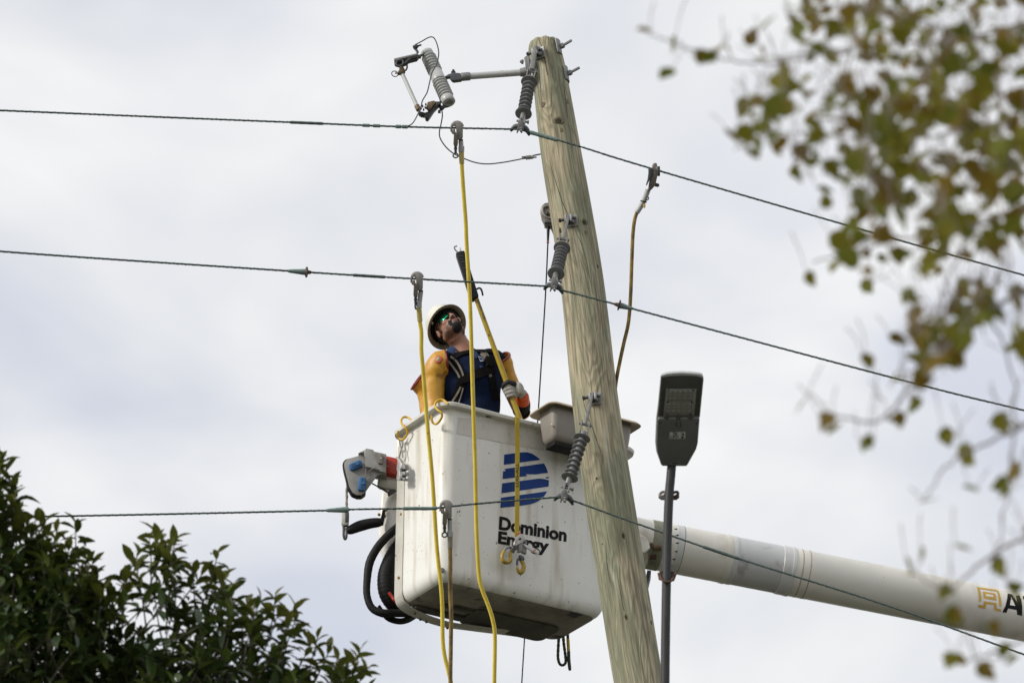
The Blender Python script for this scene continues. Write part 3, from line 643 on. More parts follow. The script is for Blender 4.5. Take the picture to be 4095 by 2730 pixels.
# clamp behind the pole with a taut dark line going down behind the bucket
g0 = PY(2192, 868, 29.62); root = thing('grounding_clamp', 'grey clamp half hidden behind the pole, thin dark line hanging from it', 'clamp', g0, 'grounding clamps with cables')
s = depth(g0) / FPX; Q = lambda x, y, z=0.0: PY(x, y, 29.62 + z)
b1 = MB().prism([Q(x, y, -0.03) for x, y in ((2161, 838), (2166, 822), (2178, 811), (2196, 808), (2225, 810), (2225, 895), (2205, 902), (2181, 898), (2178, 890), (2166, 866))], V((0, 1, 0)), 0.06).build('clamp_body', 'cast_bronze', root, bevel=0.006)
MB().torus(Q(2195, 848, -0.032), V((0, -1, 0)), 0.036, 0.008, n=20, e=(0.9, 1.2)).build('rib', 'aluminium_cast', b1)
MB().lathe(Q(2189, 857, -0.03), V((0, -1, 0)), [(0, 0.012), (0.015, 0.011), (0.018, 0.005)], 10).build('bolt', 'dark_steel', b1)
MB().box(Q(2205, 897, -0.005), (0.04, 0.04, 0.008)).build('base_lug', 'dark_galv', root, bevel=0.003)
MB().prism([Q(2196, 900), Q(2212, 898), Q(2260, 1010), Q(2250, 1015)], V((0, 1, 0)), 0.012).build('strap_arm', 'aluminium_cast', root)
MB().lathe(Q(2193, 900), (Q(2191, 968) - Q(2193, 900)), [(0, 0.0100), (0.004, 0.0105), (0.085, 0.007), (0.1, 0.0065)], 12).build('ferrule', 'black_plastic', root)
MB().ell(Q(2191, 969), (0.0085, 0.0085, 0.006), nu=12, nv=8).build('stop_ball', 'red_paint', root)
MB().tube(cr([Q(2191, 969), PY(2183, 1150, 30.0), PY(2168, 1400, 30.45), PY(2153, 1640, 30.98), PY(2125, 2100, 31.9), PY(2097, 2560, 32.9), PY(2085, 2760, 33.3), PY(2080, 2900, 33.6)], 6), [0.0042] * 43, 8).build('cable', 'wire_dark', root)

# ================================================================== standoff arm, fuse cutout and its lead wires
YA = 29.12
A_ = lambda x, y, z=0.0: PY(x, y, YA + z)
root = thing('standoff_arm', 'pale grey fibreglass standoff arm reaching left from the pole top', 'bracket', A_(2100, 292))
MB().tube([A_(1870, 306), A_(2090, 290)], 0.0195, 18).build('arm', 'fibreglass_grey', root)
MB().tube([A_(1844, 308.5), A_(1880, 305.5)], 0.0245, 16).build('end_ferrule', 'galvanised', root, bevel=0.002)
MB().tube([A_(2080, 291), A_(2104, 289)], [0.024, 0.03], 16).build('base_ferrule', 'galvanised', root)
MB().prism([A_(x, y, 0.0) for x, y in ((2094, 232), (2101, 225), (2113, 222), (2119, 300), (2112, 310), (2092, 306), (2100, 282), (2099, 250))], V((0.25, 1, 0)), 0.05).prism([A_(x, y, -0.02) for x, y in ((2108, 223), (2116, 222), (2124, 290), (2117, 302))], V((0, 1, 0)), 0.02).build('mount_plate', 'galvanised', root, bevel=0.003)
MB().lathe(A_(2093, 248, 0.02), V((-1, -0.2, 0)), [(0, 0.014), (0.012, 0.014), (0.013, 0.008), (0.02, 0.007)], 6).build('bolt', 'galvanised', root)
MB().prism([A_(x, y, -0.018) for x, y in ((1776, 307), (1792, 297), (1812, 290), (1840, 292), (1846, 300), (1846, 318), (1815, 322), (1806, 318), (1798, 306), (1780, 309))], V((0, 1, 0)), 0.036).build('yoke', 'dark_galv', root, bevel=0.003)
MB().lathe(A_(1813, 293), UP, [(0, 0.013), (0.010, 0.013), (0.011, 0.008), (0.02, 0.007), (0.022, 0.003)], 8).build('yoke_bolt', 'dark_steel', root)

fc = thing('fuse_cutout', 'ribbed porcelain fuse cutout with white fuse tube at the end of the arm', 'fuse cutout', A_(1777, 306))
T0 = A_(1705, 208, 0.06); T1 = A_(1796, 412, -0.06); ax = (T1 - T0); Lc = ax.length; ax.normalize()
prof = [(0, 0.026), (0.004, 0.036), (0.028, 0.037)]
def ribs(t, n, w_):
    o = []
    for k in range(n): o += [(t, 0.0325), (t + w_ * 0.35, 0.034), (t + w_ * 0.6, 0.0425), (t + w_ * 0.75, 0.0435), (t + w_ * 0.85, 0.042), (t + w_ * 0.95, 0.034)]; t += w_
    return o, t
rw = (Lc - 0.034 - 0.082 - 0.048) / 12
r1, t = ribs(0.034, 6, rw); prof += r1; prof += [(t + 0.002, 0.039), (t + 0.078, 0.040)]
r3, t = ribs(t + 0.080, 6, rw); prof += r3; prof += [(t + 0.002, 0.037), (Lc - 0.004, 0.039), (Lc, 0.034), (Lc, 0.022), (Lc - 0.012, 0.020)]
MB().lathe(T0, ax, prof, 30).build('porcelain_body', 'porcelain', fc, angle=75)
tb = [A_(1606, 290, -0.03), A_(1669, 428, -0.09)]
MB().tube(tb, 0.0118, 16).build('fuse_tube', 'fibreglass_grey', fc)
MB().tube([lerp(*tb, -0.03), lerp(*tb, 0.05)], 0.0135, 14).build('tube_collar', 'tan_sheath', fc)
# upper contact: hooded channel with spring and hook guides
MB().prism([A_(x, y, -0.07) for x, y in ((1575, 234), (1668, 213), (1674, 218), (1578, 242))], V((0, 1, 0)), 0.075).build('hood', 'galvanised', fc, bevel=0.002)
MB().prism([A_(x, y, -0.035) for x, y in ((1576, 243), (1674, 219), (1684, 217), (1684, 226), (1672, 228), (1668, 238), (1636, 246), (1622, 256), (1600, 264), (1580, 258))], V((0, 1, 0)), 0.03).build('contact', 'dark_steel', fc, bevel=0.002)
MB().torus(A_(1598, 252, -0.07), V((0.1, -1, 0.1)), 0.020, 0.0048, n=20, e=(1.15, 0.9)).tube(cr([A_(1615, 258, -0.06), A_(1628, 244, -0.07), A_(1642, 234, -0.07)], 4), 0.0045, 8).build('spring', 'dark_galv', fc)
MB().tube(cr([A_(1626, 256, -0.05), A_(1628, 268, -0.06), A_(1624, 280, -0.06), A_(1617, 284, -0.06)], 5), 0.0055, 8).build('guide_horn', 'dark_steel', fc)
MB().tube([A_(1684, 222), T0 + ax * 0.015], 0.008, 8).build('top_stud', 'dark_steel', fc)
MB().prism([A_(x, y, -0.05) for x, y in ((1598, 262), (1610, 262), (1618, 276), (1621, 286), (1607, 292), (1592, 294), (1588, 290), (1596, 280))], V((0, 1, 0)), 0.03).build('fuse_cap', 'brass', fc, bevel=0.003)
MB().torus(A_(1579, 296, -0.04), V((0.2, -1, 0.1)), 0.0185, 0.0028, n=24).build('pull_ring', 'dark_steel', fc)
MB().tube([A_(1580, 294, -0.04), A_(1590, 291, -0.04)], 0.006, 8).build('ring_stud', 'bright_metal', fc)
MB().tube(cr([A_(1670, 214), A_(1668, 205), A_(1660, 195), A_(1658, 186)], 4), 0.0055, 8, squash=(1.4, 0.6)).build('terminal_strap', 'dark_galv', fc)
MB().lathe(A_(1662, 188), V((0.9, -0.3, 0.2)), [(-0.014, 0.012), (0.004, 0.015), (0.010, 0.011), (0.018, 0.006), (0.036, 0.005)], 8).build('terminal', 'dark_steel', fc)
# lower hinge
MB().tube([lerp(*tb, 0.97), lerp(*tb, 1.09)], 0.0155, 12).build('hinge_collar', 'brass', fc)
MB().prism([A_(x, y, -0.09) for x, y in ((1710, 408), (1735, 402), (1743, 408), (1720, 438), (1712, 442), (1706, 432), (1698, 430), (1697, 424), (1706, 426))], V((0, 1, 0)), 0.02).build('hinge_plate', 'brass', fc, bevel=0.002)
MB().prism([A_(x, y, -0.07) for x, y in ((1736, 405), (1762, 406), (1764, 414), (1752, 420), (1735, 438), (1722, 458), (1712, 472), (1702, 471), (1698, 458), (1684, 456), (1672, 448), (1678, 444), (1700, 450), (1716, 444))], V((0, 1, 0)), 0.05).build('hinge_casting', 'dark_steel', fc, bevel=0.003)
for (x, y) in ((1684, 436), (1690, 428), (1694, 442), (1703, 421), (1708, 436)): MB().lathe(A_(x, y, -0.09), V((0, -1, 0)), [(0, 0.005), (0.02, 0.0042)], 8).build('pivot_pin', 'dark_steel', fc)
MB().tube([A_(1758, 409, -0.05), T1 - ax * 0.02], 0.0085, 8).build('bottom_stud', 'dark_steel', fc)
MB().tube(cr([A_(1752, 412, -0.04), A_(1761, 425, -0.04), A_(1762, 438, -0.04), A_(1757, 446, -0.04)], 4), 0.006, 8).box(A_(1757, 447, -0.04), (0.008, 0.006, 0.008)).build('lower_strap', 'dark_steel', fc)
MB().lathe(A_(1766, 432, -0.04), V((0.95, -0.2, 0.1)), [(-0.012, 0.012), (0.006, 0.015), (0.012, 0.010), (0.018, 0.0055), (0.042, 0.005)], 8).build('lower_terminal', 'dark_steel', fc)
def lead(label, pts, conn):
    P = cr([A_(x, y, z) for x, y, z in pts], 10); o = thing('lead_wire', label, 'wire', P[0], 'thin lead wires of the fuse cutout')
    MB().tube(P, 0.0036, 8).build('wire', 'wire_dark', o)
    for pp in conn: MB().tube([A_(*q) for q in pp[0]], pp[1], 10).build(*pp[2], o)
    return o
zw = w1x(1630).y - YA
lead('thin wire looping over the fuse cutout down to the topmost wire', [(1660, 180, 0), (1690, 164, -0.02), (1716, 150, -0.04), (1733, 151, -0.05), (1745, 170, -0.07), (1754, 205, -0.1), (1752, 235, -0.12), (1745, 260, -0.14), (1728, 290, -0.15), (1718, 330, -0.16), (1708, 370, -0.18), (1690, 402, -0.2), (1684, 425, -0.22), (1672, 455, -0.25), (1655, 487, zw * 0.9), (1640, 501, zw), (1625, 505, zw)], [])
lead('thin drooping wire from the fuse cutout to the pole, with crimped joint', [(1767, 440, -0.04), (1769, 465, -0.03), (1763, 500, -0.02), (1757, 530, -0.01), (1762, 557, 0), (1785, 590, 0.02), (1815, 615, 0.03), (1850, 632, 0.05), (1900, 650, 0.07), (1950, 656, 0.08), (2010, 650, 0.1), (2060, 641, 0.12), (2100, 633, 0.14)],
     [([(2096, 634, 0.14), (2120, 630.5, 0.14), (2146, 629, 0.14)], 0.0042, ('wire_end', 'wire_dark')), ([(2102, 631, 0.14), (2110, 630.3, 0.14)], 0.0125, ('joint', 'bright_metal')), ([(2111, 630, 0.14), (2121, 629, 0.14)], 0.0125, ('joint', 'bright_metal')), ([(2122, 629, 0.14), (2132, 628, 0.14)], 0.0115, ('joint', 'bright_metal')), ([(2086, 629, 0.14), (2110, 627, 0.14), (2175, 614, 0.16)], 0.0042, ('tail', 'wire_dark'))])

# ================================================================== the white bucket
AZ = R(30.5); LB, SB, HB = 1.235, 0.53, 1.080
dl = V((math.cos(AZ), math.sin(AZ), 0)); ds = V((-math.sin(AZ), math.cos(AZ), 0))
rot = Matrix.Rotation(R(1.3), 3, V((0, 1, 0)))
BX, BY, BZ = rot @ dl, rot @ ds, rot @ V((0, 0, 1))
B0 = PY(1762, 2312, 30.1)
def bw(x, y, z): return B0 + BX * x + BY * y + BZ * z
def on_y(px, py, y): return hit(px, py, bw(0, y, 0), BY)        # on a plane parallel to the long side
def on_x(px, py, x): return hit(px, py, bw(x, 0, 0), BX)        # on a plane parallel to the short side
def loc(p): q = p - B0; return q.dot(BX), q.dot(BY), q.dot(BZ)
def rrect(x0, x1, y0, y1, r, z, n=7, f=bw):
    o = []
    for cx, cy, a0 in ((x1 - r, y1 - r, 0), (x0 + r, y1 - r, 90), (x0 + r, y0 + r, 180), (x1 - r, y0 + r, 270)):
        for k in range(n + 1):
            a = R(a0 + 90 * k / n); o.append(f(cx + r * math.cos(a), cy + r * math.sin(a), z))
    return o
def inset(i, r, z, f=bw): return rrect(i, LB - i - 0.13 * (1 - max(0, min(1, z / HB))), i, SB - i, r, z, f=f)     # the right end leans in towards the floor
bucket = thing('bucket', 'white fibreglass lift bucket with blue striped logo holding the worker', 'bucket', bw(LB / 2, SB / 2, -0.02))
MB().loft([inset(0.13, 0.05, -0.003), inset(0.055, 0.06, -0.002), inset(0.040, 0.065, 0.006), inset(0.06, 0.06, 0.006)]).build('floor_pan', 'pan_dirt_shade', bucket)  # dark sheet over the shell bottom, carrying painted shade as well as dirt
rings = []
for z, i in ((0.0, 0.085), (0.003, 0.060), (0.012, 0.036), (0.026, 0.019), (0.046, 0.0075), (0.072, 0.0015), (0.10, 0.0)): rings.append(inset(i, max(0.078 - i * 0.45, 0.03), z))
for k in range(1, 13): rings.append(inset(-0.010 * k / 12, 0.078, lerp(0.10, HB - 0.03, k / 12)))
rings.append(inset(-0.012, 0.08, HB - 0.006))
for z, i in ((HB - 0.006, 0.012), (0.9, 0.012), (0.5, 0.012), (0.05, 0.02)): rings.append(inset(i, 0.06, z))
MB().loft(rings).build('shell', 'shell_white', bucket, angle=55)
rg = [inset(-0.011, 0.08, HB - 0.026), inset(-0.020, 0.085, HB - 0.021), inset(-0.046, 0.10, HB - 0.021), inset(-0.053, 0.108, HB - 0.020), inset(-0.056, 0.11, HB - 0.003), inset(-0.050, 0.105, HB + 0.003), inset(-0.02, 0.085, HB + 0.005), inset(0.010, 0.07, HB + 0.002), inset(0.014, 0.066, HB - 0.006), inset(0.013, 0.066, HB - 0.034)]
rg.append(rg[0]); MB().loft(rg, False, False).build('rim', 'rim_white', bucket, angle=50)
FY = -0.0135
front = lambda x, y: on_y(x, y, FY)
def fz(x, y):
    """front face point following the slight flare of the wall"""
    p = on_y(x, y, -0.005); z = loc(p)[2]; return on_y(x, y, -0.010 * max(0, min(1, (z - 0.08) / 1.0)) - 0.0022)
cv = lambda L_, sx, sy, sc: [(sx + x / sc, sy + y / sc) for x, y in L_]
MB_tape = decal([[(1832, 1668), (1960, 1680), (2180, 1702), (2176, 1800), (2050, 1777), (1930, 1754), (1826, 1733)]], fz, 2); MB_tape.build('tape_band', 'tape_residue', bucket)
for poly in ([(305, 697), (430, 680), (500, 672), (545, 673), (590, 685), (640, 715), (683, 750), (300, 803)],
             [(303, 847), (720, 788), (745, 835), (763, 888), (690, 895), (640, 903), (600, 903), (545, 901), (528, 905), (548, 920), (288, 952), (292, 872), (318, 868), (316, 856)],
             [(283, 997), (640, 950), (690, 947), (735, 955), (772, 965), (768, 1030), (275, 1100)],
             [(270, 1147), (752, 1080), (730, 1120), (705, 1150), (660, 1185), (600, 1210), (500, 1228), (265, 1252)],
             [(735, 933), (772, 929), (770, 944), (742, 946)]):
    decal([cv(poly, 1900, 1550, 2.614)], fz, 1).build('logo_stripe', 'logo_blue', bucket)
def lettering(txt, a, b, up, name, m, parent, mapper, bold=0.02, lift=0):
    """text from picture point a (baseline left) to b (baseline right), up: picture vector of capital height"""
    vv, ff = text_2d(txt, bold); x0 = min(v[0] for v in vv); x1 = max(v[0] for v in vv); caps = 0.70
    mb = MB(); mb.add([mapper(lerp(a[0], b[0], (x - x0) / (x1 - x0)) + up[0] * y / caps, lerp(a[1], b[1], (x - x0) / (x1 - x0)) + up[1] * y / caps) for x, y in vv], ff)
    return mb.build(name, m, parent)
C6 = lambda x, y: (1900 + x / 2.1475, 2000 + y / 2.1475)
lettering('Dominion', C6(203, 243), C6(784, 348), (3, -49), 'lettering', 'print_black', bucket, fz, 0.04)
lettering('Energy', C6(195, 362), C6(632, 441), (3, -46), 'lettering', 'print_black', bucket, fz, 0.04)
for x, y in ((1603, 2054), (1593, 2308), (1617, 1803)):
    p = on_x(x, y, -0.012); MB().lathe(p + BX * 0.004, -BX, [(0, 0.0085), (0.006, 0.0085), (0.009, 0.005)], 6).build('bolt', 'brass_bolt', bucket)
p = on_y(1749, 2308, 0.0); MB().lathe(bw(0.018, 0.018, 0.06), -BX - BY, [(0, 0.016), (0.006, 0.014), (0.006, 0.006)], 12).build('drain_plug', 'dark_steel', bucket)
# left edge strip, curved bottom band and mounting box behind
def zprof(path, y0, y1, t, name, m, bev=0.003):
    """band bent along (x, z) points, spanning y0..y1"""
    q = cr([(x, 0, z) for x, z in path], 6); A, B, nn = [], [], []
    for i, c in enumerate(q):
        tt = (q[min(i + 1, len(q) - 1)] - q[max(i - 1, 0)]).normalized(); n = BX * -tt.z + BZ * tt.x
        A.append(bw(c.x, y0, c.z)); B.append(bw(c.x, y1, c.z)); nn.append(n)
    return MB().ribbon(A, B, nn, t).build(name, m, bucket, bevel=bev)
zprof([(-0.0135, 1.0), (-0.010, 0.5), (-0.006, 0.12), (0.002, 0.035), (0.035, -0.005), (0.12, -0.035), (0.30, -0.055), (0.50, -0.040), (0.70, -0.02), (0.86, -0.005)], SB - 0.085, SB + 0.004, 0.006, 'support_band', 'frame_white')
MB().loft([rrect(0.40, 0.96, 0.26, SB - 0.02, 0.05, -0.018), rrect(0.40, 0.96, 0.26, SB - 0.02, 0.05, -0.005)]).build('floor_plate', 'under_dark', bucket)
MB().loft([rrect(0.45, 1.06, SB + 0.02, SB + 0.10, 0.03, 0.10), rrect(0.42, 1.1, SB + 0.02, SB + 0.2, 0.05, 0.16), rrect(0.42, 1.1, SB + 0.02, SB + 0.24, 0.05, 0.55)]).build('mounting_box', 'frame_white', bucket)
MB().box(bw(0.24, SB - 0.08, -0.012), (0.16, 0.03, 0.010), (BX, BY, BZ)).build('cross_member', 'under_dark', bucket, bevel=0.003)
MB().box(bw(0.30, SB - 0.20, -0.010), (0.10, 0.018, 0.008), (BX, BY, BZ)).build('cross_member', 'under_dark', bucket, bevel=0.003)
for x, z in ((0.10, -0.030), (0.16, -0.042), (0.2, -0.048), (0.34, -0.056)): MB().lathe(bw(x, SB - 0.06 + 0.04 * (x > 0.15), z - 0.006), -BZ, [(0, 0.008), (0.006, 0.008), (0.008, 0.005)], 6).build('bolt', 'rust', bucket)
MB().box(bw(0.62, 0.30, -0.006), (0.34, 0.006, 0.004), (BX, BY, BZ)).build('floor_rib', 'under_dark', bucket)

# ------------------------------------------------------------------ grey tray hung on the rim
t0 = on_y(2214, 1752, -0.23); tx, _, tz = loc(t0); TL, TS, TH = 0.515, 0.155, 0.215
y0, y1 = -0.23, -0.23 + TS
tray = thing('tool_tray', 'taupe plastic tool tray hung on the bucket rim behind the pole', 'tray', bw(tx + TL / 2, y0 + TS / 2, tz))
def tr(i, r, z): return rrect(tx + i, tx + TL - i, y0 + i, y1 - i, r, tz + z, 5)
rings = [tr(0.045, 0.02, 0.0), tr(0.022, 0.03, 0.004), tr(0.008, 0.035, 0.018), tr(0.002, 0.035, 0.035), tr(-0.008, 0.035, 0.12), tr(-0.014, 0.035, TH), tr(-0.002, 0.03, TH), tr(0.016, 0.03, 0.05), tr(0.03, 0.03, 0.02)]
MB().loft(rings).build('tray_body', 'taupe_plastic', tray, angle=55)
rg = [tr(-0.012, 0.035, TH - 0.004), tr(-0.045, 0.045, TH - 0.012), tr(-0.056, 0.048, TH - 0.022), tr(-0.060, 0.05, TH - 0.018), tr(-0.050, 0.05, TH - 0.004), tr(-0.02, 0.04, TH + 0.004), tr(-0.002, 0.03, TH + 0.002)]
rg.append(rg[0]); MB().loft(rg, False, False).build('tray_rim', 'tray_rim', tray, angle=50)
p = on_y(2204, 1698, y0 + 0.0); MB().lathe(on_x(2204, 1698, tx - 0.012) + BX * 0.003, -BX, [(0, 0.006), (0.004, 0.006), (0.006, 0.003)], 10).build('screw', 'bright_metal', tray)
MB().box(bw(tx + 0.10, -0.05, tz + 0.10), (0.02, 0.045, 0.004), (BX, BY, BZ)).box(bw(tx + 0.40, -0.05, tz + 0.10), (0.02, 0.045, 0.004), (BX, BY, BZ)).build('hanger', 'galvanised', tray)
MB().box(bw(tx + 0.17, y0 + 0.075, tz - 0.014), (0.15, 0.05, 0.010), (BX, BY, BZ)).build('foot_pad', 'black_rubber', tray, bevel=0.003)

# ------------------------------------------------------------------ yellow S hooks on the left rim, one with a wire grip
C3_ = lambda x, y: (1350 + x / 2.851, 1550 + y / 2.851)
def shook(label, pts, xs):
    P = [on_x(*C3_(x, y), q) for (x, y), q in zip(pts, xs)]
    c = cr(P, 6); o = thing('rim_hook', label, 'hook', P[-1], 'yellow hooks on the bucket rim')
    MB().tube(c, [0.0068 if 2 < i < len(c) - 3 else 0.0058 for i in range(len(c))], 12).build('hook', 'hook_yellow', o); return o
shook('yellow S hook on the rim near the bucket corner, hanging empty', [(1260, 185), (1210, 143), (1160, 137), (1122, 165), (1112, 210), (1137, 250), (1180, 282), (1190, 325), (1166, 372), (1130, 410), (1096, 405), (1076, 375), (1071, 310)], [-0.01, -0.02, -0.04, -0.062, -0.066, -0.064, -0.05, -0.04, -0.04, -0.045, -0.055, -0.066, -0.072])
shook('yellow S hook at the far left rim, holding a galvanised cable grip', [(850, 372), (800, 338), (752, 335), (726, 368), (732, 410), (766, 450), (796, 492), (782, 548), (742, 590), (702, 576), (686, 540), (692, 490)], [-0.01, -0.02, -0.045, -0.064, -0.066, -0.06, -0.045, -0.04, -0.045, -0.055, -0.066, -0.072])
GX = -0.045
gp = lambda x, y, q=0.0: on_x(*C3_(x, y), GX - q)
gr = thing('cable_grip', 'galvanised cable grip with wire bail hanging from the left yellow hook', 'cable grip', gp(760, 1060))
MB().tube(cr([gp(700, 800), gp(722, 720), gp(742, 650), gp(742, 590), gp(732, 572), gp(716, 580), gp(706, 610), gp(716, 660), gp(735, 720), gp(742, 790)], 5), 0.0042, 8).build('bail', 'galvanised', gr)
MB().prism([gp(x, y, 0.012) for x, y in ((696, 790), (716, 795), (748, 830), (770, 880), (760, 930), (745, 960), (750, 1010), (745, 1060), (715, 1064), (706, 1040), (712, 990), (722, 960), (708, 945), (712, 880), (728, 860))], -BX, 0.022).build('lever', 'bright_metal', gr, bevel=0.003)
MB().prism([gp(x, y, 0.0) for x, y in ((768, 872), (800, 876), (812, 890), (818, 935), (780, 950), (782, 962), (812, 965), (818, 985), (812, 1008), (788, 1010), (780, 1030), (795, 1034), (816, 1038), (812, 1066), (768, 1066), (752, 1010), (758, 940))], -BX, 0.03).build('jaw', 'galvanised', gr, bevel=0.003)
for x, y in ((722, 1040), (728, 930)): MB().lathe(gp(x, y, 0.034), -BX, [(0, 0.010), (0.006, 0.010), (0.006, 0.005), (0.009, 0.004)], 10).build('rivet', 'galvanised', gr)

# ------------------------------------------------------------------ yellow web hoist over the front rim
YS = -0.068
wb = thing('web_hoist', 'yellow web strap hoist with two yellow hooks hanging over the bucket front', 'strap hoist', on_y(2085, 2290, YS))
Cw = lambda x, y: (1980 + x / 7.127, 2100 + y / 7.127)
sw = 8.6
P = [bw(loc(on_y(2068, 1652, -0.05))[0], 0.03, HB - 0.03), bw(loc(on_y(2068, 1652, -0.05))[0], 0.012, HB + 0.008), bw(loc(on_y(2068, 1652, -0.05))[0], -0.05, HB + 0.007), on_y(2068, 1668, YS), on_y(2068.5, 1800, YS), on_y(2068, 1950, YS), on_y(2067, 2122, YS), on_y(2066, 2146, YS)]
hw_ = sw / FPX * depth(P[-1]) / BX.x
st = MB().ribbon([q - BX * hw_ for q in P], [q + BX * hw_ for q in P], [-BY] * len(P), 0.003).build('strap', 'web_yellow', wb)
lettering('LUG-ALL', (2074, 1947), (2074, 1852), (-12, -2.5), 'lettering', 'strap_print', st, lambda x, y: on_y(x, y, YS - 0.0045), 0.02) if mat('strap_print', (0.085, 0.065, 0.012), rough=0.8) else None
H = lambda x, y, z=0.0: on_y(*Cw(x, y), YS - z)
MB().prism([H(x, y, 0.012) for x, y in ((640, 270), (760, 300), (825, 385), (810, 450), (720, 520), (600, 580), (540, 640), (495, 580), (500, 500), (560, 400), (600, 340))], -BY, 0.02).build('ratchet_plate', 'bright_metal', wb, bevel=0.003)
MB().lathe(H(705, 380, 0.032), -BY, [(0, 0.0075), (0.006, 0.007), (0.008, 0.004)], 10).build('axle', 'dark_steel', wb)
MB().prism([H(x, y, 0.0) for x, y in ((600, 545), (720, 545), (725, 780), (612, 790))], -BY, 0.026).prism([H(x, y, -0.008) for x, y in ((728, 560), (850, 600), (845, 845), (730, 790))], -BY, 0.022).build('block', 'jib_grey', wb, bevel=0.003)
MB().prism([H(x, y, 0.016) for x, y in ((500, 590), (590, 580), (600, 700), (545, 690))], -BY, 0.016).build('pawl', 'dark_steel', wb)
MB().tube([H(740, 590, 0.01), H(790, 680, 0.01)], 0.004, 8).build('release_spring', 'hook_worn', wb)
hd = MB().prism([H(x, y, 0.014) for x, y in ((760, 540), (830, 540), (1110, 660), (1230, 730), (1250, 790), (1200, 830), (1060, 770), (870, 650))], -BY, 0.010).build('handle', 'handle_white', wb, bevel=0.004)
MB().prism([H(x, y, 0.0255) for x, y in ((1130, 672), (1165, 688), (1095, 768), (1062, 755))], -BY, 0.001).build('handle_stripe', 'orange_print', hd)
MB().prism([H(x, y, 0.006) for x, y in ((620, 205), (690, 210), (705, 260), (640, 270))], -BY, 0.008).build('strap_tag', 'orange_print', wb, bevel=0.002)
MB().ell(H(840, 500, 0.01), (0.014, 0.012, 0.018)).build('drum_end', 'galvanised', wb)
def hookpts(L_, z=0.0): return cr([H(x, y, z) for x, y in L_], 5)
c1 = hookpts([(470, 720), (430, 790), (430, 870), (440, 960), (400, 1030), (320, 1050), (240, 1020), (200, 940), (200, 850), (235, 760), (270, 700)])
h1 = MB().tube(c1, [r * 0.0098 for r in lin([.75, .9, 1.0, 1.15, 1.3, 1.35, 1.3, 1.15, 1.0, .85, .6], 5)], 12).build('hook', 'hook_worn', wb)
MB().tube(hookpts([(260, 720), (300, 660), (370, 625), (440, 630), (480, 660)]), 0.0075, 10).build('latch', 'galvanised', h1)
MB().tube([H(440, 690), H(540, 740)], [0.014, 0.012], 10).tube([H(530, 680), H(600, 640)], 0.009, 8).build('swivel', 'galvanised', h1)
c2 = hookpts([(720, 1010), (760, 1030), (800, 1100), (815, 1180), (790, 1280), (730, 1340), (680, 1320), (645, 1250), (635, 1170)])
h2 = MB().tube(c2, [r * 0.0105 for r in lin([.8, 1.0, 1.15, 1.2, 1.3, 1.3, 1.1, .9, .5], 5)], 12).build('hook', 'hook_worn', wb)
MB().tube(hookpts([(740, 920), (680, 940), (640, 990), (628, 1060), (632, 1130)]), 0.0068, 10).build('latch', 'dark_galv', h2)
MB().tube([H(705, 950), H(795, 940)], 0.014, 12).tube([H(720, 860), H(720, 930)], 0.011, 10).build('swivel', 'dark_galv', h2)

# ------------------------------------------------------------------ rope loops hanging under the bucket
r6 = lambda x, y, yy=31.12: PY(*C6(x, y), yy)
rp_ = thing('hanging_rope', 'dark green rope loop with yellow whipping hanging under the bucket', 'rope', r6(760, 1415))
MB().tube(cr([r6(728, 1080), r6(720, 1155), r6(714, 1260), r6(712, 1350), r6(728, 1403), (r6(757, 1412)), r6(778, 1385), r6(774, 1320), r6(762, 1230), r6(755, 1140), r6(752, 1080)], 6), [0.0085 * (1 + 0.12 * math.sin(i * 2.4)) for i in range(61)], 10).build('loop', 'rope_green', rp_)
MB().tube(cr([r6(790, 1080), r6(794, 1140), r6(797, 1190), r6(800, 1250), r6(803, 1300), r6(805, 1370), r6(814, 1456)], 4), [0.0085] * 16 + [0.010] * 8 + [0.008], 10).build('tail', 'rope_green', rp_)
MB().tube(cr([r6(797, 1188), r6(800, 1240), r6(803, 1302)], 4), 0.0094, 10).build('whipping', 'web_yellow', rp_)

# ================================================================== boom
YL, YR = 31.35, 31.9
bc0 = PY(2470, 2151, YL); bc1 = PY(4095, 2466, YR); bdv = (bc1 - bc0).normalized()
RB = 98 / FPX * depth(PY(2720, 2200, YL))
def bm_at(px):
    lo_, hi_ = -2.0, 30.0
    for _ in range(40):
        mid = (lo_ + hi_) / 2
        if px_of(bc0 + bdv * mid)[0] < px: lo_ = mid
        else: hi_ = mid
    return (lo_ + hi_) / 2
boom = thing('boom', 'long cream white lift boom running out to the right behind the lamp', 'boom', bc0)
T = bm_at
MB().lathe(bc0, bdv, [(-0.05, RB * 0.8), (-0.03, RB * 0.97), (0, RB), (T(2890), RB), (T(2890), RB * 1.02), (T(2905), RB * 1.03), (T(2915), RB * 1.0)], 56).build('tip_section', 'boom_white', boom, angle=30)
MB().lathe(bc0, bdv, [(T(2913), RB * 1.0), (T(2916), RB * 1.012), (T(2932), RB * 1.012), (T(2935), RB * 0.995)], 56).build('joint_ring', 'boom_ring', boom, angle=30)
MB().lathe(bc0, bdv, [(T(3112), RB * 0.995), (T(3114), RB * 1.02), (T(3148), RB * 1.02), (T(3150), RB * 1.035), (T(3162), RB * 1.035), (T(3164), RB)], 56).build('joint_ring', 'boom_ring', boom, angle=30)
MB().lathe(bc0, bdv, [(T(2933), RB * 0.99), (T(3114), RB * 0.99)], 56).build('sleeve_section', 'boom_grey', boom)
MB().lathe(bc0, bdv, [(T(3160), RB * 1.005), (T(3235), RB * 1.005), (T(3237), RB * 0.995), (T(4200), RB * 1.0), (T(6500), RB * 1.02)], 56).build('main_section', 'boom_white', boom, angle=30)
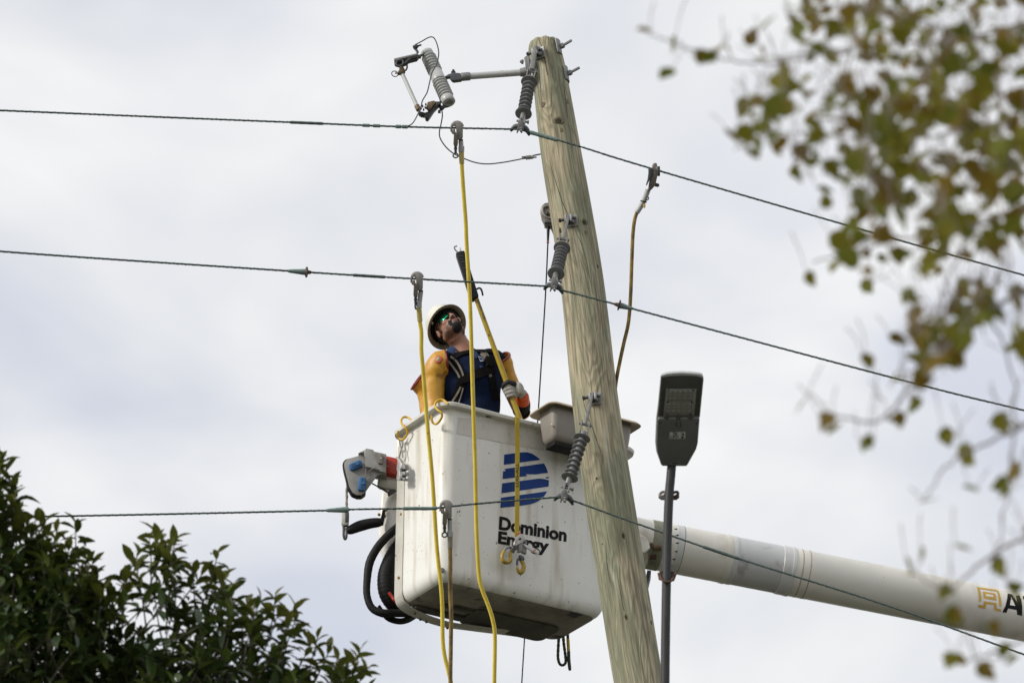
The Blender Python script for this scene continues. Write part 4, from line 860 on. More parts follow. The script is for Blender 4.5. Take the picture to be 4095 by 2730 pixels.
for x in (3186, 3216): MB().lathe(bc0, bdv, [(T(x), RB * 1.004), (T(x + 1), RB * 1.011), (T(x + 4), RB * 1.011), (T(x + 5), RB * 1.004)], 56).build('weld_ring', 'tray_rim', boom)
def on_boom(px, py, k=1.0):
    """picture point on the tube's surface"""
    r = ray(px, py).normalized(); o = CAM - bc0; a = r - bdv * r.dot(bdv); b_ = o - bdv * o.dot(bdv); A = a.dot(a); B = 2 * a.dot(b_); Cc = b_.dot(b_) - (RB * k) ** 2
    disc = max(B * B - 4 * A * Cc, 0); t = (-B - math.sqrt(disc)) / (2 * A); return CAM + r * t
sb = MB()
def band(x0, x1, k, m, name, par=boom):
    return MB().lathe(bc0, bdv, [(T(x0), RB), (T(x0) + 0.001, RB * k), (T(x1) - 0.001, RB * k), (T(x1), RB)], 56).build(name, m, par)
band(2592, 2640, 1.022, 'strap_olive', 'ratchet_strap')
band(2688, 2716, 1.006, 'boom_ring', 'arrow_band'); band(2716, 2718, 1.008, 'dark_galv', 'band_line')
Ca = lambda x, y: (2540 + x / 4.613, 2020 + y / 4.613)
for x, y, g in ((752, 430, .9), (778, 545, 1), (780, 690, 1), (758, 847, 1), (715, 990, 1), (672, 1110, .6)):
    q = 30 * g; poly = [(x - q, y - 6 * g), (x + q * 0.1, y - 6 * g), (x + q * 0.1, y - 20 * g), (x + q, y), (x + q * 0.1, y + 22 * g), (x + q * 0.1, y + 8 * g), (x - q, y + 8 * g)]
    decal([[Ca(*v) for v in poly]], lambda a, b: on_boom(a, b, 1.014), 1).build('arrow', 'print_black', boom)
# ratchet buckle on the strap and the jib pivot block beside it
bk = lambda x, y, k: on_boom(*Ca(x, y), k)
nB = (on_boom(2600, 2200, 1.0) - (bc0 + bdv * T(2600))).normalized()
buckle = MB().prism([bk(x, y, 1.03) for x, y in ((262, 740), (300, 720), (470, 740), (500, 790), (420, 1040), (380, 1110), (225, 1080), (250, 900))], nB, 0.02).build('ratchet_buckle', 'strap_olive', boom, bevel=0.003)
MB().tube([bk(250, 770, 1.22), bk(310, 690, 1.22)], 0.009, 8).tube([bk(330, 770, 1.22), bk(480, 775, 1.2)], 0.018, 12).build('buckle_bar', 'brass', buckle)
MB().prism([bk(x, y, 1.17) for x, y in ((285, 900), (400, 900), (385, 1000), (260, 990))], nB, 0.012).build('buckle_frame', 'rust', buckle, bevel=0.003)
MB().prism([bk(x, y, 1.2) for x, y in ((232, 1050), (390, 1080), (385, 1112), (225, 1085))], nB, 0.01).build('buckle_handle', 'cast_bronze', buckle, bevel=0.002)
MB().loft([[hit(px_, py_, bc0 + bdv * T(2560) + V((0, -RB * k_, 0)), V((0, 1, 0))) for px_, py_ in ((2500, 2130), (2560, 2134), (2588, 2150), (2602, 2190), (2578, 2212), (2500, 2205))] for k_ in (0.75, 1.15)]).build('pivot_cover', 'boom_white', boom, bevel=0.012, seg=3)
MB().prism([PY(x, y, 31.25) for x, y in ((2588, 2278), (2604, 2280), (2582, 2370), (2574, 2400), (2566, 2400))], V((0, 1, 0)), 0.14).build('leveling_rod', 'post_grey', boom)
MB().box(lerp(bw(1.05, 0.75, 0.12), bc0, 0.5), (0.22, 0.10, 0.09), (bdv, V((0, 1, 0)), BZ)).build('tip_bracket', 'boom_white', boom, bevel=0.015)
# print on the boom: golden emblem and the first black letters
Ce = lambda x, y: (3780 + x / 5.6, 2280 + y / 5.6)
emb = [[(705, 365), (1150, 425), (1195, 455), (1225, 540), (1250, 640), (1258, 795), (1205, 785), (1195, 640), (1170, 500), (1150, 465), (772, 408), (800, 520), (808, 640), (800, 700), (752, 690), (750, 560), (735, 450)],
       [(840, 465), (1100, 505), (1125, 530), (1140, 600), (1146, 665), (860, 612), (855, 540)],
       [(862, 680), (1145, 722), (1150, 830), (1165, 850), (1250, 860), (1245, 915), (1130, 893), (1095, 870), (1085, 765), (918, 740), (908, 830), (880, 852), (735, 820), (742, 765), (840, 775), (858, 755)]]
for k_, poly in enumerate(emb):
    decal([[Ce(*v) for v in poly]], lambda a, b: on_boom(a, b, 1.008), 1).build('emblem', 'gold_print', boom)
decal([[Ce(*v) for v in ((905, 520), (1070, 543), (1085, 595), (910, 568))]], lambda a, b: on_boom(a, b, 1.014), 1).build('emblem_window', 'boom_white', boom)
A1 = [[(1400, 510), (1500, 530), (1560, 620), (1610, 700), (1580, 560), (1660, 550), (1700, 640), (1725, 800), (1722, 1015), (1610, 985), (1600, 880), (1410, 845), (1370, 945), (1278, 928), (1345, 800), (1385, 640)],
      [(1735, 565), (1900, 590), (1900, 660), (1870, 655), (1860, 1035), (1780, 1020), (1785, 640), (1745, 640)]]
decal([[Ce(*v) for v in A1[0]]], lambda a, b: on_boom(a, b, 1.008), 1).build('letter', 'print_black', boom)
decal([[Ce(*v) for v in A1[1]]], lambda a, b: on_boom(a, b, 1.008), 1).build('letter', 'print_black', boom)
decal([[Ce(*v) for v in ((1480, 590), (1570, 790), (1450, 770))]], lambda a, b: on_boom(a, b, 1.014), 1).build('letter_window', 'boom_white', boom)

# ================================================================== jib winch on the left of the bucket
Cj = lambda x, y: (1340 + x / 6.533, 1760 + y / 6.533)
YJ = 30.75
J = lambda x, y, z=0.0: PY(*Cj(x, y), YJ + z)
jib = thing('jib_winch', 'grey jib winch head with blue latches and red arm left of the bucket', 'winch', J(1650, 900))
MB().prism([J(x, y, 0.0) for x, y in ((1340, 400), (2300, 620), (2300, 1010), (1330, 850))], V((0, 1, 0)), 0.10).build('red_arm', 'red_paint', jib, bevel=0.004)
side = [(250, 560), (310, 490), (600, 400), (760, 330), (860, 420), (1340, 640), (1330, 850), (1120, 900), (1060, 965), (970, 1090), (790, 1340), (680, 1420), (560, 1420), (460, 1360), (370, 1200), (300, 930), (255, 760), (235, 640)]
MB().prism([J(x, y, -0.03) for x, y in side], V((0, 1, 0)), 0.012).build('side_plate', 'jib_grey', jib, bevel=0.003)
MB().prism([J(x, y, 0.055) for x, y in side], V((0, 1, 0)), 0.012).build('side_plate', 'jib_grey', jib, bevel=0.003)
shv = [(x - 45 if x < 500 else x, y + (35 if y > 1150 else -5)) for x, y in side if x < 900]
MB().prism([J(x, y, -0.012) for x, y in shv], V((0, 1, 0)), 0.06).build('sheave', 'black_rubber', jib, bevel=0.008)
MB().prism([J(x, y, -0.06) for x, y in ((800, 200), (1005, 240), (1010, 280), (1340, 355), (1330, 850), (1175, 800), (1160, 770), (790, 680))], V((0, 1, 0)), 0.16).build('head_block', 'jib_grey', jib, bevel=0.005)
MB().prism([J(x, y, -0.05) for x, y in ((600, 330), (845, 205), (805, 440), (775, 430), (750, 300))], V((0, 1, 0)), 0.14).build('top_cap', 'jib_light', jib, bevel=0.003)
MB().prism([J(x, y, -0.075) for x, y in ((1150, 345), (1250, 365), (1245, 610), (1120, 590))], V((0, 1, 0)), 0.015).build('clip_plate', 'cast_bronze', jib, bevel=0.002)
MB().lathe(J(1200, 470, -0.076), V((0, -1, 0)), [(0, 0.0065), (0.004, 0.006)], 10).build('bolt', 'bright_metal', jib)
MB().prism([J(x, y, -0.046) for x, y in ((800, 520), (1160, 600), (1150, 630), (800, 550))], V((0, 1, 0)), 0.02).build('seam', 'dark_steel', jib)
for outer, inner in (([(355, 620), (640, 500), (700, 540), (715, 660), (425, 770), (385, 740)], [(430, 620), (640, 540), (680, 560), (690, 640), (450, 700)]), ([(630, 940), (790, 965), (815, 1010), (815, 1150), (770, 1300), (600, 1280), (590, 1240)], [(690, 985), (770, 985), (790, 1140), (750, 1240), (665, 1230)])):
    lt = MB().prism([J(x, y, -0.055) for x, y in outer], V((0, 1, 0)), 0.026).build('latch', 'blue_latch', jib, bevel=0.004)
    cx_ = sum(p[0] for p in inner) / len(inner); cy_ = sum(p[1] for p in inner) / len(inner)
    MB().prism([J(x, y, -0.058) for x, y in inner], V((0, 1, 0)), 0.004).build('latch_recess', 'latch_dark', lt) if MATS.get('latch_dark') or mat('latch_dark', (0.015, 0.06, 0.15), rough=0.5) else 0
    MB().lathe(J(cx_, cy_, -0.058), V((0, -1, 0)), [(0, 0.012), (0.008, 0.011)], 14).build('latch_knob', 'blue_latch', lt)
MB().tube([J(815, 700, -0.045), J(790, 960, -0.045)], 0.003, 6).build('latch_cord', 'rope_grey', jib)
MB().tube(cr([J(860, 830, -0.06), J(1000, 730, -0.08), J(1150, 665, -0.09), J(1300, 650, -0.09), J(1420, 690, -0.08)], 5), 0.0022, 6).build('loose_string', 'rope_grey', jib)
MB().lathe(J(1120, 1050, 0.10), (J(2200, 1240, 0.10) - J(1120, 1050, 0.10)), [(0, 0.02), (0.005, 0.042), (0.02, 0.050), (0.16, 0.050)], 24).build('winch_drum', 'boom_white', jib)
MB().tube([J(960, 1120, 0.04), J(1380, 1345, 0.04)], 0.006, 8, squash=(1.6, 0.5)).build('stay_bar', 'dark_steel', jib)
MB().prism([J(x, y, 0.08) for x, y in ((960, 1100), (1380, 1330), (1690, 1180), (1690, 1240), (1400, 1440), (1370, 1400), (1370, 1350))], V((0, 1, 0)), 0.02).build('drum_shadow_plate', 'dark_steel', jib)
jr = [J(325, 1130, 0.015), J(310, 1250, 0.015), J(300, 1450, 0.015)]; Ck = lambda x, y: (1340 + x / 6.533, 1980 + y / 6.533); K_ = lambda x, y, z=0.0: PY(*Ck(x, y), YJ + 0.015 + z)
MB().tube(cr(jr + [K_(310, 0), K_(300, 200), K_(310, 350), K_(300, 440)], 5), [0.0075 + 0.0012 * math.sin(i * 1.3) for i in range(31)], 10).build('winch_rope', 'rope_grey', jib)
hb = MB().prism([K_(x, y, -0.02) for x, y in ((165, 450), (270, 440), (345, 470), (355, 700), (335, 760), (220, 775), (160, 720))], V((0, 1, 0)), 0.045).build('hook_weight', 'jib_light', jib, bevel=0.006)
MB().prism([K_(x, y, -0.03) for x, y in ((262, 430), (350, 425), (365, 440), (355, 660), (265, 690))], V((0, 1, 0)), 0.05).build('weight_plate', 'dark_steel', hb, bevel=0.003)
MB().tube(cr([K_(220, 780), K_(225, 900), K_(225, 1050), K_(255, 1140), K_(290, 1100), K_(300, 960), K_(290, 850)], 5), 0.0075, 10).tube([K_(220, 770), K_(310, 770)], 0.011, 10).build('hook', 'dark_steel', hb)

# jib post behind the bucket, with its bolts
turret = thing('jib_post', 'white rounded jib post standing behind the bucket left edge', 'post', PY(1575, 2240, 30.95))
Z = V((0, 0, 1)); pc = PY(1578, 2238, 30.95); sc_ = depth(pc) / FPX
def zt(y): return (2238 - y) * sc_ / 0.92
MB().lathe(pc, Z, [(0, 0.02), (0.008, 0.045), (0.04, 0.066), (0.10, 0.082), (zt(2110), 0.088), (zt(2060), 0.078), (zt(2020), 0.068), (zt(1985), 0.050), (zt(1962), 0.028), (zt(1955), 0.01)], 32).build('post_cover', 'boom_white', turret)
MB().prism([PY(x, y, 31.0) for x, y in ((1524, 1962), (1545, 1955), (1620, 1960), (1620, 2230), (1545, 2238), (1518, 2180), (1512, 2130))], V((0, 1, 0)), 0.12).build('post_body', 'boom_white', turret, bevel=0.02, seg=3)
MB().lathe(PY(1603, 1850, 30.95), Z, [(-0.06, 0.01), (-0.05, 0.03), (0.0, 0.034), (0.14, 0.03), (0.15, 0.01)], 20).build('control_cover', 'boom_white', turret)
for x, y in ((1546, 2040), (1541, 2064), (1518, 2058)): MB().lathe(PY(x, y, 30.86), V((-0.5, -1, 0)), [(0, 0.0085), (0.012, 0.0085), (0.015, 0.004)], 6).build('bolt', 'brass_bolt', turret)
MB().prism([PY(*Ck(x, y), 30.84) for x, y in ((1240, 370), (1310, 370), (1300, 520), (1260, 740), (1200, 750), (1100, 760), (1110, 620), (1190, 580))], V((0, 1, 0)), 0.03).build('hose_clamp', 'black_plastic', turret, bevel=0.003)
Hs = lambda x, y, z=0.0: PY(x, y, 30.8 + z)
def hose(label, pts, r, m='black_rubber', n=8, grp='black hydraulic hoses behind the bucket', rip=0.0):
    c = cr([Hs(*p) for p in pts], n); rr = lin(r, n) if isinstance(r, list) else [r] * len(c)
    if rip: rr = [q * (1 + rip * math.sin(i * 2.2)) for i, q in enumerate(rr)]
    o = thing('hydraulic_hose', label, 'hose', c[len(c) // 2], grp); MB().tube(c, rr, 14).build('hose', m, o); return o
hose('thick black hose sleeve arching left from the jib post to the hook', [(1388, 2124, -0.02), (1402, 2118, -0.02), (1440, 2102), (1480, 2092), (1512, 2088), (1530, 2085)], [0.018, 0.027, 0.033, 0.031, 0.028, 0.02])
hose('long black hose looping out left and under the bucket', [(1602, 2098, 0.05), (1575, 2120), (1540, 2152), (1505, 2195), (1478, 2250), (1468, 2320), (1468, 2380), (1488, 2430), (1530, 2450), (1570, 2450, 0.02), (1640, 2452, 0.1)], [0.025] * 5 + [0.022, 0.021, 0.022, 0.025, 0.024, 0.022], rip=0.02)
hose('fat black corrugated hose sheath close behind the bucket edge', [(1605, 2150, 0.08), (1575, 2200, 0.06), (1554, 2260, 0.04), (1545, 2310, 0.04), (1550, 2370, 0.05), (1575, 2420, 0.08), (1610, 2445, 0.14)], [0.02, 0.035, 0.047, 0.053, 0.052, 0.042, 0.03], rip=0.025, n=12)
hose('short red hose peeping out below the corrugated sheath', [(1555, 2368, -0.03), (1568, 2385, -0.03), (1580, 2402, -0.03), (1592, 2412, 0.02)], [0.009] * 4, 'red_paint')
for k_, (a_, lab) in enumerate(((0, 'upper'), (7, 'middle'), (14, 'lowest'))):
    hose(lab + ' of the three thin hoses bunched under the bucket corner', [(1515, 2420 + a_ * 0.5, 0.05), (1545, 2458 + a_, 0.06), (1590, 2475 + a_, 0.08), (1630, 2470 + a_, 0.1), (1665, 2450 + a_, 0.14), (1700, 2440, 0.2)], [0.0085] * 6, 'black_plastic', grp='thin hoses under the bucket')

# ================================================================== street lamp
YQ = 25.6
post_px = [(2687, 1850), (2681, 1920), (2676, 1976), (2671, 2092), (2668, 2200), (2665.5, 2320), (2663, 2450), (2661, 2590), (2659.5, 2730)]
Pq = [PY(x, y, YQ) for x, y in post_px]
Pe = Pq[-1]; Pc = cr(Pq, 6) + [lerp(Pe, V((Pe.x - 0.02, YQ, -0.02)), k_ / 12) for k_ in range(1, 13)]; Pq += [V((Pe.x - 0.02, YQ, 0))]
lamp = thing('street_lamp', 'grey LED street lamp head on a slim steel post right of the pole', 'street lamp', Pq[-1])
rr = 18.2 / FPX * depth(Pq[3])
MB().tube(Pc, rr, 24).build('post', 'post_grey', lamp)
Cl = lambda x, y: (2500 + x / 2.412, 1450 + y / 2.412)
TA = R(38); NLp = V((0.03, -math.sin(TA), -math.cos(TA))).normalized()
L0 = PY(2688, 1855, YQ - 0.01)
lp = lambda x, y, h=0.0: hit(*Cl(x, y), L0 + NLp * h, NLp)
body = [(345, 988), (300, 862), (289, 770), (298, 540), (316, 400), (340, 150), (352, 118), (400, 103), (470, 96), (550, 93), (640, 98), (720, 108), (748, 122), (756, 150), (718, 540), (702, 760), (690, 820), (595, 990)]
# housing: lofted from the lower lip up to a smaller top
def ringL(k, h): 
    cx_, cy_ = 525, 540; return [lp(cx_ + (x - cx_) * k, cy_ + (y - cy_) * k) - NLp * h for x, y in body]
MB().loft([ringL(0.93, -0.0), ringL(0.985, 0.002), ringL(1.0, 0.008), ringL(0.998, 0.018), ringL(0.96, 0.034), ringL(0.7, 0.046)]).build('housing', 'lamp_shell', lamp, angle=45)
rec = [(352, 140), (430, 128), (550, 122), (670, 126), (742, 142), (748, 160), (716, 512), (318, 512)]
MB().prism([lp(x, y, 0.0015) for x, y in rec], -NLp, 0.0012).build('optical_recess', 'lamp_recess', lamp)
for seg in ([(345, 118), (360, 142), (328, 512), (314, 512)], [(752, 125), (756, 150), (720, 515), (709, 512), (741, 150)]): MB().prism([lp(x, y, 0.004) for x, y in seg], NLp, 0.008).build('side_lip', 'lamp_grey', lamp)
cov = MB().prism([lp(x, y, 0.003) for x, y in ((318, 515), (716, 515), (716, 545), (700, 760), (684, 822), (594, 984), (350, 982), (308, 862), (298, 770), (304, 545))], NLp, 0.018).build('driver_cover', 'lamp_grey', lamp, bevel=0.008, seg=3)
for x in (400, 516, 632): MB().lathe(lp(x, 526, 0.022), NLp, [(0, 0.012), (0.0008, 0.012)], 16).build('vent_hole', 'lamp_recess', cov)
MB().prism([lp(x, y, 0.0215) for x, y in ((505, 548), (525, 548), (545, 600), (535, 615), (495, 615), (485, 600))], NLp, 0.0012).build('latch_recess', 'lamp_recess', cov)
MB().tube([lp(514, 558, 0.026), lp(516, 615, 0.026)], 0.005, 8).build('latch_bolt', 'lamp_grey', cov)
for x, y in ((337, 578), (692, 582)): MB().lathe(lp(x, y, 0.021), NLp, [(0, 0.004), (0.002, 0.004)], 10).build('screw', 'dark_steel', cov)
pan = MB().prism([lp(x, y, 0.003) for x, y in ((395, 250), (688, 250), (666, 507), (368, 507))], NLp, 0.008).build('led_panel', 'lamp_panel', lamp, bevel=0.0015)
for (x0, y0_, x1_, y1_) in ((412, 268, 655, 360), (400, 388, 645, 490)):
    MB().prism([lp(x, y, 0.0118) for x, y in ((x0, y0_), (x1_, y0_), (x1_ - 8, y1_), (x0 - 8, y1_))], NLp, 0.002).build('lens_plate', 'lamp_glass', pan) if MATS.get('lamp_glass') or mat('lamp_glass', (0.205, 0.205, 0.183), (0.23, 0.23, 0.205), 30, rough=0.18, coat=0.4) else 0
    for r_ in range(3):
        for c_ in range(5):
            MB().lathe(lp(x0 + 22 + c_ * 50 - r_ * 3, y0_ + 16 + r_ * 30, 0.0136), NLp, [(0, 0.0078), (0.002, 0.0065), (0.003, 0.003)], 10).build('led_lens', 'led_chip' if r_ != 1 else 'led_dark', pan)
for x, y in ((422, 266), (655, 264), (410, 378), (644, 378), (400, 490), (633, 492)): MB().lathe(lp(x, y, 0.0112), NLp, [(0, 0.0055), (0.002, 0.005)], 10).build('screw', 'dark_steel', pan)
lab = MB().prism([lp(x, y, 0.0215) for x, y in ((430, 668), (582, 668), (579, 732), (425, 732))], NLp, 0.0006).build('rating_label', 'lamp_label', lamp)
ll = lambda x, y: lp((x - 2500) * 2.412, (y - 1450) * 2.412, 0.0232)
lettering('70', Cl(459, 697), Cl(503, 697), (0, -10.5), 'lettering', 'print_black', lab, ll, 0.012)
lettering('LED', Cl(436, 724), Cl(516, 724), (0, -9.8), 'lettering', 'print_black', lab, ll, 0.012)
MB().prism([ll(*Cl(x, y)) for x, y in ((540, 714), (562, 710), (568, 726), (538, 727))], NLp, 0.0003).prism([ll(*Cl(x, y)) for x, y in ((545, 674), (550, 674), (548, 704), (543, 704))], NLp, 0.0003).prism([ll(*Cl(x, y)) for x, y in ((557, 680), (567, 680), (565, 704), (555, 704))], NLp, 0.0003).build('label_mark', 'print_black', lab)
MB().prism([lp(x, y, 0.0215) for x, y in ((432, 960), (526, 958), (524, 978), (432, 978))], NLp, 0.001).build('data_plate', 'lamp_panel', lamp)
MB().prism([lp(x, y, 0.0228) for x, y in ((446, 964), (518, 963), (517, 972), (446, 973))], NLp, 0.0005).build('data_strip', 'print_black', lamp)
MB().tube([Pq[0] - (Pq[1] - Pq[0]) * 0.3, Pq[0] + (Pq[1] - Pq[0]) * 0.1], rr * 1.12, 20).build('collar', 'dark_galv', lamp)
# pole brackets: slotted plate above, plate with U bolt below
mid = lambda x, y, z=0.0: PY(x, y, YQ + z)
for sg, m in ((-1, 'galvanised'), (1, 'rust')):
    MB().torus(mid(2675 + sg * 25, 1975, 0.02), V((0, -0.9, 0.3)), 0.0150, 0.0072, n=20, e=(1.15, 0.75)).build('bracket_ear', m if sg > 0 else 'cast_bronze', lamp)
    MB().prism([mid(2675 + sg * a, b, 0.012) for a, b in ((8, 1980), (41, 1974), (42, 1984), (30, 1992), (8, 1992))], V((0, 1, 0)), 0.024).build('bracket_plate', m, lamp, bevel=0.003)
MB().prism([mid(x, y, 0.026) for x, y in ((2629, 2288), (2706, 2293), (2696, 2320), (2635, 2315))], V((0, 1, 0)), 0.012).build('saddle_plate', 'rust', lamp, bevel=0.002)
c = cr([mid(2643, 2294, 0.06), mid(2642, 2306, 0.0), mid(2650, 2320, -0.03), mid(2668, 2326, -0.036), mid(2685, 2320, -0.03), mid(2690, 2308, 0.0), mid(2689, 2294, 0.06)], 5)
MB().tube(c, 0.0062, 10).build('u_bolt', 'rust', lamp)
for x, y in ((2643, 2287), (2689, 2289)): MB().lathe(mid(x, y, 0.0), UP, [(-0.006, 0.009), (0.006, 0.009)], 6).build('nut', 'rust', lamp)

# ================================================================== the worker
YW = 30.1 + 0.36 * 0.51 + 0.26 * 0.86
w_ = lambda x, y, z=0.0: PY(x, y, YW + z)
SP = depth(w_(1870, 1500)) / FPX          # metres per picture pixel at the worker
floor_z = bw(0.36, 0.26, 0.05).z
feet = w_(1880, 1500); feet.z = floor_z
man = thing('person', 'worker in white hard hat and navy shirt looking up, standing in the bucket', 'person', feet)
X_, Y_, Z_ = V((1, 0, 0)), V((0, 1, 0)), V((0, 0, 1))
# joints
SR = w_(1756, 1462, -0.03); SL = w_(1990, 1446, 0.04); ER = w_(1738, 1635, 0.02); HR = w_(1775, 1740, -0.10)
EL = w_(2082, 1648, 0.10); HL = w_(2066, 1606, -0.04)
S0 = on_y(2090, 1705, 0.09); S1 = w_(1903, 1190, -0.16); sv = (S1 - S0).normalized()
gp_ = lerp(S0, S1, (1705 - 1566) / 515.0)      # stick point at the middle of the fist
e1 = sv; side_r = (X_ - e1 * X_.dot(e1)).normalized(); frnt = e1.cross(side_r); frnt = frnt if frnt.y < 0 else -frnt   # towards the viewer
palm_c = gp_ + side_r * 0.046 + frnt * -0.004
wrist = palm_c + side_r * 0.036 + V((0.0, 0.03, -0.038)); HL = wrist
neck0 = w_(1866, 1432, 0.02); HC = w_(1794, 1312, -0.02)
hip = w_(1888, 1720, 0.03)
# head frame: F face direction, U crown, Rr his right
F = V((0.07, -0.80, 0.60)).normalized(); U = (V((-0.36, 0, 1)) - F * V((-0.36, 0, 1)).dot(F)).normalized(); Rr = F.cross(U)
def hd_(x, y, z): return HC + Rr * x + F * y + U * z
HA = (Rr, F, U)
def torso(mb, g):
    """g: extra girth"""
    rows = [(1760, 1890, .155, .115), (1700, 1890, .158, .115), (1620, 1886, .168, .118), (1550, 1882, .182, .125), (1500, 1878, .192, .125), (1465, 1876, .185, .115), (1440, 1872, .150, .10), (1422, 1869, .10, .085), (1405, 1864, .07, .07)]
    rings = []
    for y, x, a, b in rows:
        c = w_(x, y, 0.02 + (0.03 if y > 1600 else 0)); rings.append([c + X_ * (a + g) * math.cos(t) + Y_ * (b + g) * math.sin(t) * (1.0 if math.sin(t) > 0 else 0.92) for t in [2 * math.pi * j / 28 for j in range(28)]])
    mb.loft(rings)
def limb(mb, pts, rs, n=12): mb.tube(cr(pts, 6), lin(rs, 6), n)
# -- body: one continuous skin from head to feet
mb = MB(); torso(mb, -0.016)
for a, b, c in ((SR, ER, HR), (SL, EL, HL)): limb(mb, [lerp(a, neck0, 0.35), a, lerp(a, b, 0.5), b, lerp(b, c, 0.5), c], [.05, .058, .046, .038, .034, .026])
for sg in (-1, 1):
    h = hip + X_ * 0.09 * sg + Z_ * -0.04; kn = V((h.x + 0.02 * sg, h.y - 0.02, lerp(h.z, floor_z, 0.5))); an = V((h.x + 0.03 * sg, h.y + 0.02, floor_z + 0.08))
    limb(mb, [h, lerp(h, kn, 0.5), kn, lerp(kn, an, 0.4), an], [.085, .075, .055, .052, .036]); mb.ell(an + V((0, -0.06, -0.045)), (.042, .12, .036))
mb.ell(hip, (.16, .12, .13)); 
limb(mb, [w_(1868, 1450, 0.02), w_(1860, 1415, 0.0), lerp(w_(1850, 1395, 0.0), HC, 0.35), hd_(0, -0.015, -0.06)], [.075, .064, .058, .058], 16)
mb.ell(hd_(0, -0.012, 0.03), (.074, .094, .088), HA); mb.ell(hd_(0, 0.022, -0.045), (.062, .066, .062), HA)      # skull, face
mb.ell(hd_(0, 0.052, -0.088), (.040, .038, .030), HA)                                                           # chin and jaw
for sg in (-1, 1): mb.ell(hd_(0.035 * sg, 0.058, -0.028), (.026, .024, .024), HA); mb.ell(hd_(0.050 * sg, 0.0, -0.070), (.020, .042, .026), HA)
mb.ell(hd_(0, 0.094, -0.018), (.0105, .015, .026), HA); mb.ell(hd_(0, 0.104, -0.034), (.0145, .014, .011), HA)     # nose
for sg in (-1, 1): mb.ell(hd_(0.0125 * sg, 0.094, -0.036), (.009, .010, .008), HA)
mb.ell(hd_(0, 0.082, 0.022), (.045, .014, .012), HA)                                                            # brow
mb.ell(hd_(0, 0.086, -0.062), (.024, .012, .006), HA); mb.ell(hd_(0, 0.083, -0.074), (.021, .011, .006), HA)      # lips
for sg in (-1, 1):                                                                                               # ears
    mb.torus(hd_(0.079 * sg, -0.012, -0.026), Rr * sg + F * -0.35, 0.020, 0.0065, n=16, e=(0.72, 1.15), ref=F); mb.ell(hd_(0.073 * sg, -0.008, -0.028), (.006, .014, .022), HA); mb.ell(hd_(0.077 * sg, -0.004, -0.048), (.006, .008, .009), HA)
me = fuse(mb, 0.0055, 4, OFF[man.name]); body = link('body', me, 'skin', man, OFF[man.name], 80)
# -- shirt and trousers
mb = MB(); torso(mb, 0.0)
for a, b in ((SR, ER), (SL, EL)): limb(mb, [lerp(a, neck0, 0.45), lerp(a, neck0, 0.12), lerp(a, b, 0.12), lerp(a, b, 0.3)], [.07, .074, .056, .045])
me = fuse(mb, 0.010, 5, OFF[man.name]); shirt = link('shirt', me, 'navy_shirt', man, OFF[man.name], 80)
# folds
for v in shirt.data.vertices:
    p = v.co; d = noise.noise(V((p.x * 9 + p.z * 6, p.y * 7, p.z * 16))) * 0.006 + noise.noise(V((p.x * 26 - p.z * 10, p.y * 20, p.z * 30))) * 0.0022; v.co = p + v.normal * d
mb = MB(); mb.ell(hip, (.172, .132, .15))
for sg in (-1, 1):
    h = hip + X_ * 0.09 * sg + Z_ * -0.04; kn = V((h.x + 0.02 * sg, h.y - 0.02, lerp(h.z, floor_z, 0.5))); an = V((h.x + 0.03 * sg, h.y + 0.02, floor_z + 0.08)); limb(mb, [h, lerp(h, kn, 0.5), kn, an], [.098, .088, .070, .055])
me = fuse(mb, 0.012, 4, OFF[man.name]); link('trousers', me, 'trouser', man, OFF[man.name], 80)
ST = bvh(shirt)
def patch_on(pts2, name, m, par, lift=0.004, cuts=2):
    def mp(x, y):
        p, n = cast(ST, x, y, lift); return p if p is not None else w_(x, y, -0.12)
    return decal([pts2], mp, cuts).build(name, m, par)
def strap_on(path, wpx, name, m, par, lift=0.006, th=0.003):
    q = cr([(x, y, 0) for x, y in path], 6); A, B, nn = [], [], []; ww = wpx if isinstance(wpx, list) else None
    wl = lin(ww, 6) if ww else None
    for i, c in enumerate(q):
        t = (q[min(i + 1, len(q) - 1)] - q[max(i - 1, 0)]).normalized(); s = V((-t.y, t.x, 0)); w2 = (wl[i] if wl else wpx) / 2
        a, n = cast(ST, c.x - s.x * w2, c.y - s.y * w2, lift); b, _ = cast(ST, c.x + s.x * w2, c.y + s.y * w2, lift)
        if a is None or b is None: continue
        A.append(a); B.append(b); nn.append(-(ray(c.x, c.y).normalized()))
    if len(A) > 1: return MB().ribbon(A, B, nn, th).build(name, m, par)
# collar and harness
mb = MB(); 
for sgn, P in ((1, [(1783, 1404), (1806, 1383), (1828, 1398), (1812, 1420), (1792, 1426)]), (-1, [(1880, 1398), (1898, 1402), (1916, 1420), (1905, 1436), (1890, 1424)])):
    mb.prism([w_(x, y, -0.085 if sgn < 0 else -0.055) for x, y in P], V((0.1 * sgn, -1, 0.3)), 0.006)
    mb.build('collar', 'collar_blue', shirt, bevel=0.002); mb = MB()
har = strap_on([(1790, 1428), (1812, 1424), (1850, 1410), (1900, 1402), (1950, 1402), (1985, 1404)], [26, 24, 14, 12, 12, 10], 'chest_lanyard', 'harness_black', man, 0.012, 0.005)
strap_on([(1795, 1424), (1815, 1450), (1835, 1485), (1848, 1512)], 42, 'shoulder_strap', 'harness_black', man, 0.007)
strap_on([(1802, 1424), (1826, 1446), (1845, 1480), (1854, 1510)], 8, 'strap_edge', 'webbing_tan', man, 0.011)
strap_on([(1788, 1436), (1808, 1462), (1828, 1490), (1840, 1514)], 8, 'strap_edge', 'webbing_tan', man, 0.011)
strap_on([(1925, 1402), (1938, 1418), (1948, 1436)], [26, 28, 28], 'shoulder_strap', 'webbing_tan', man, 0.009)
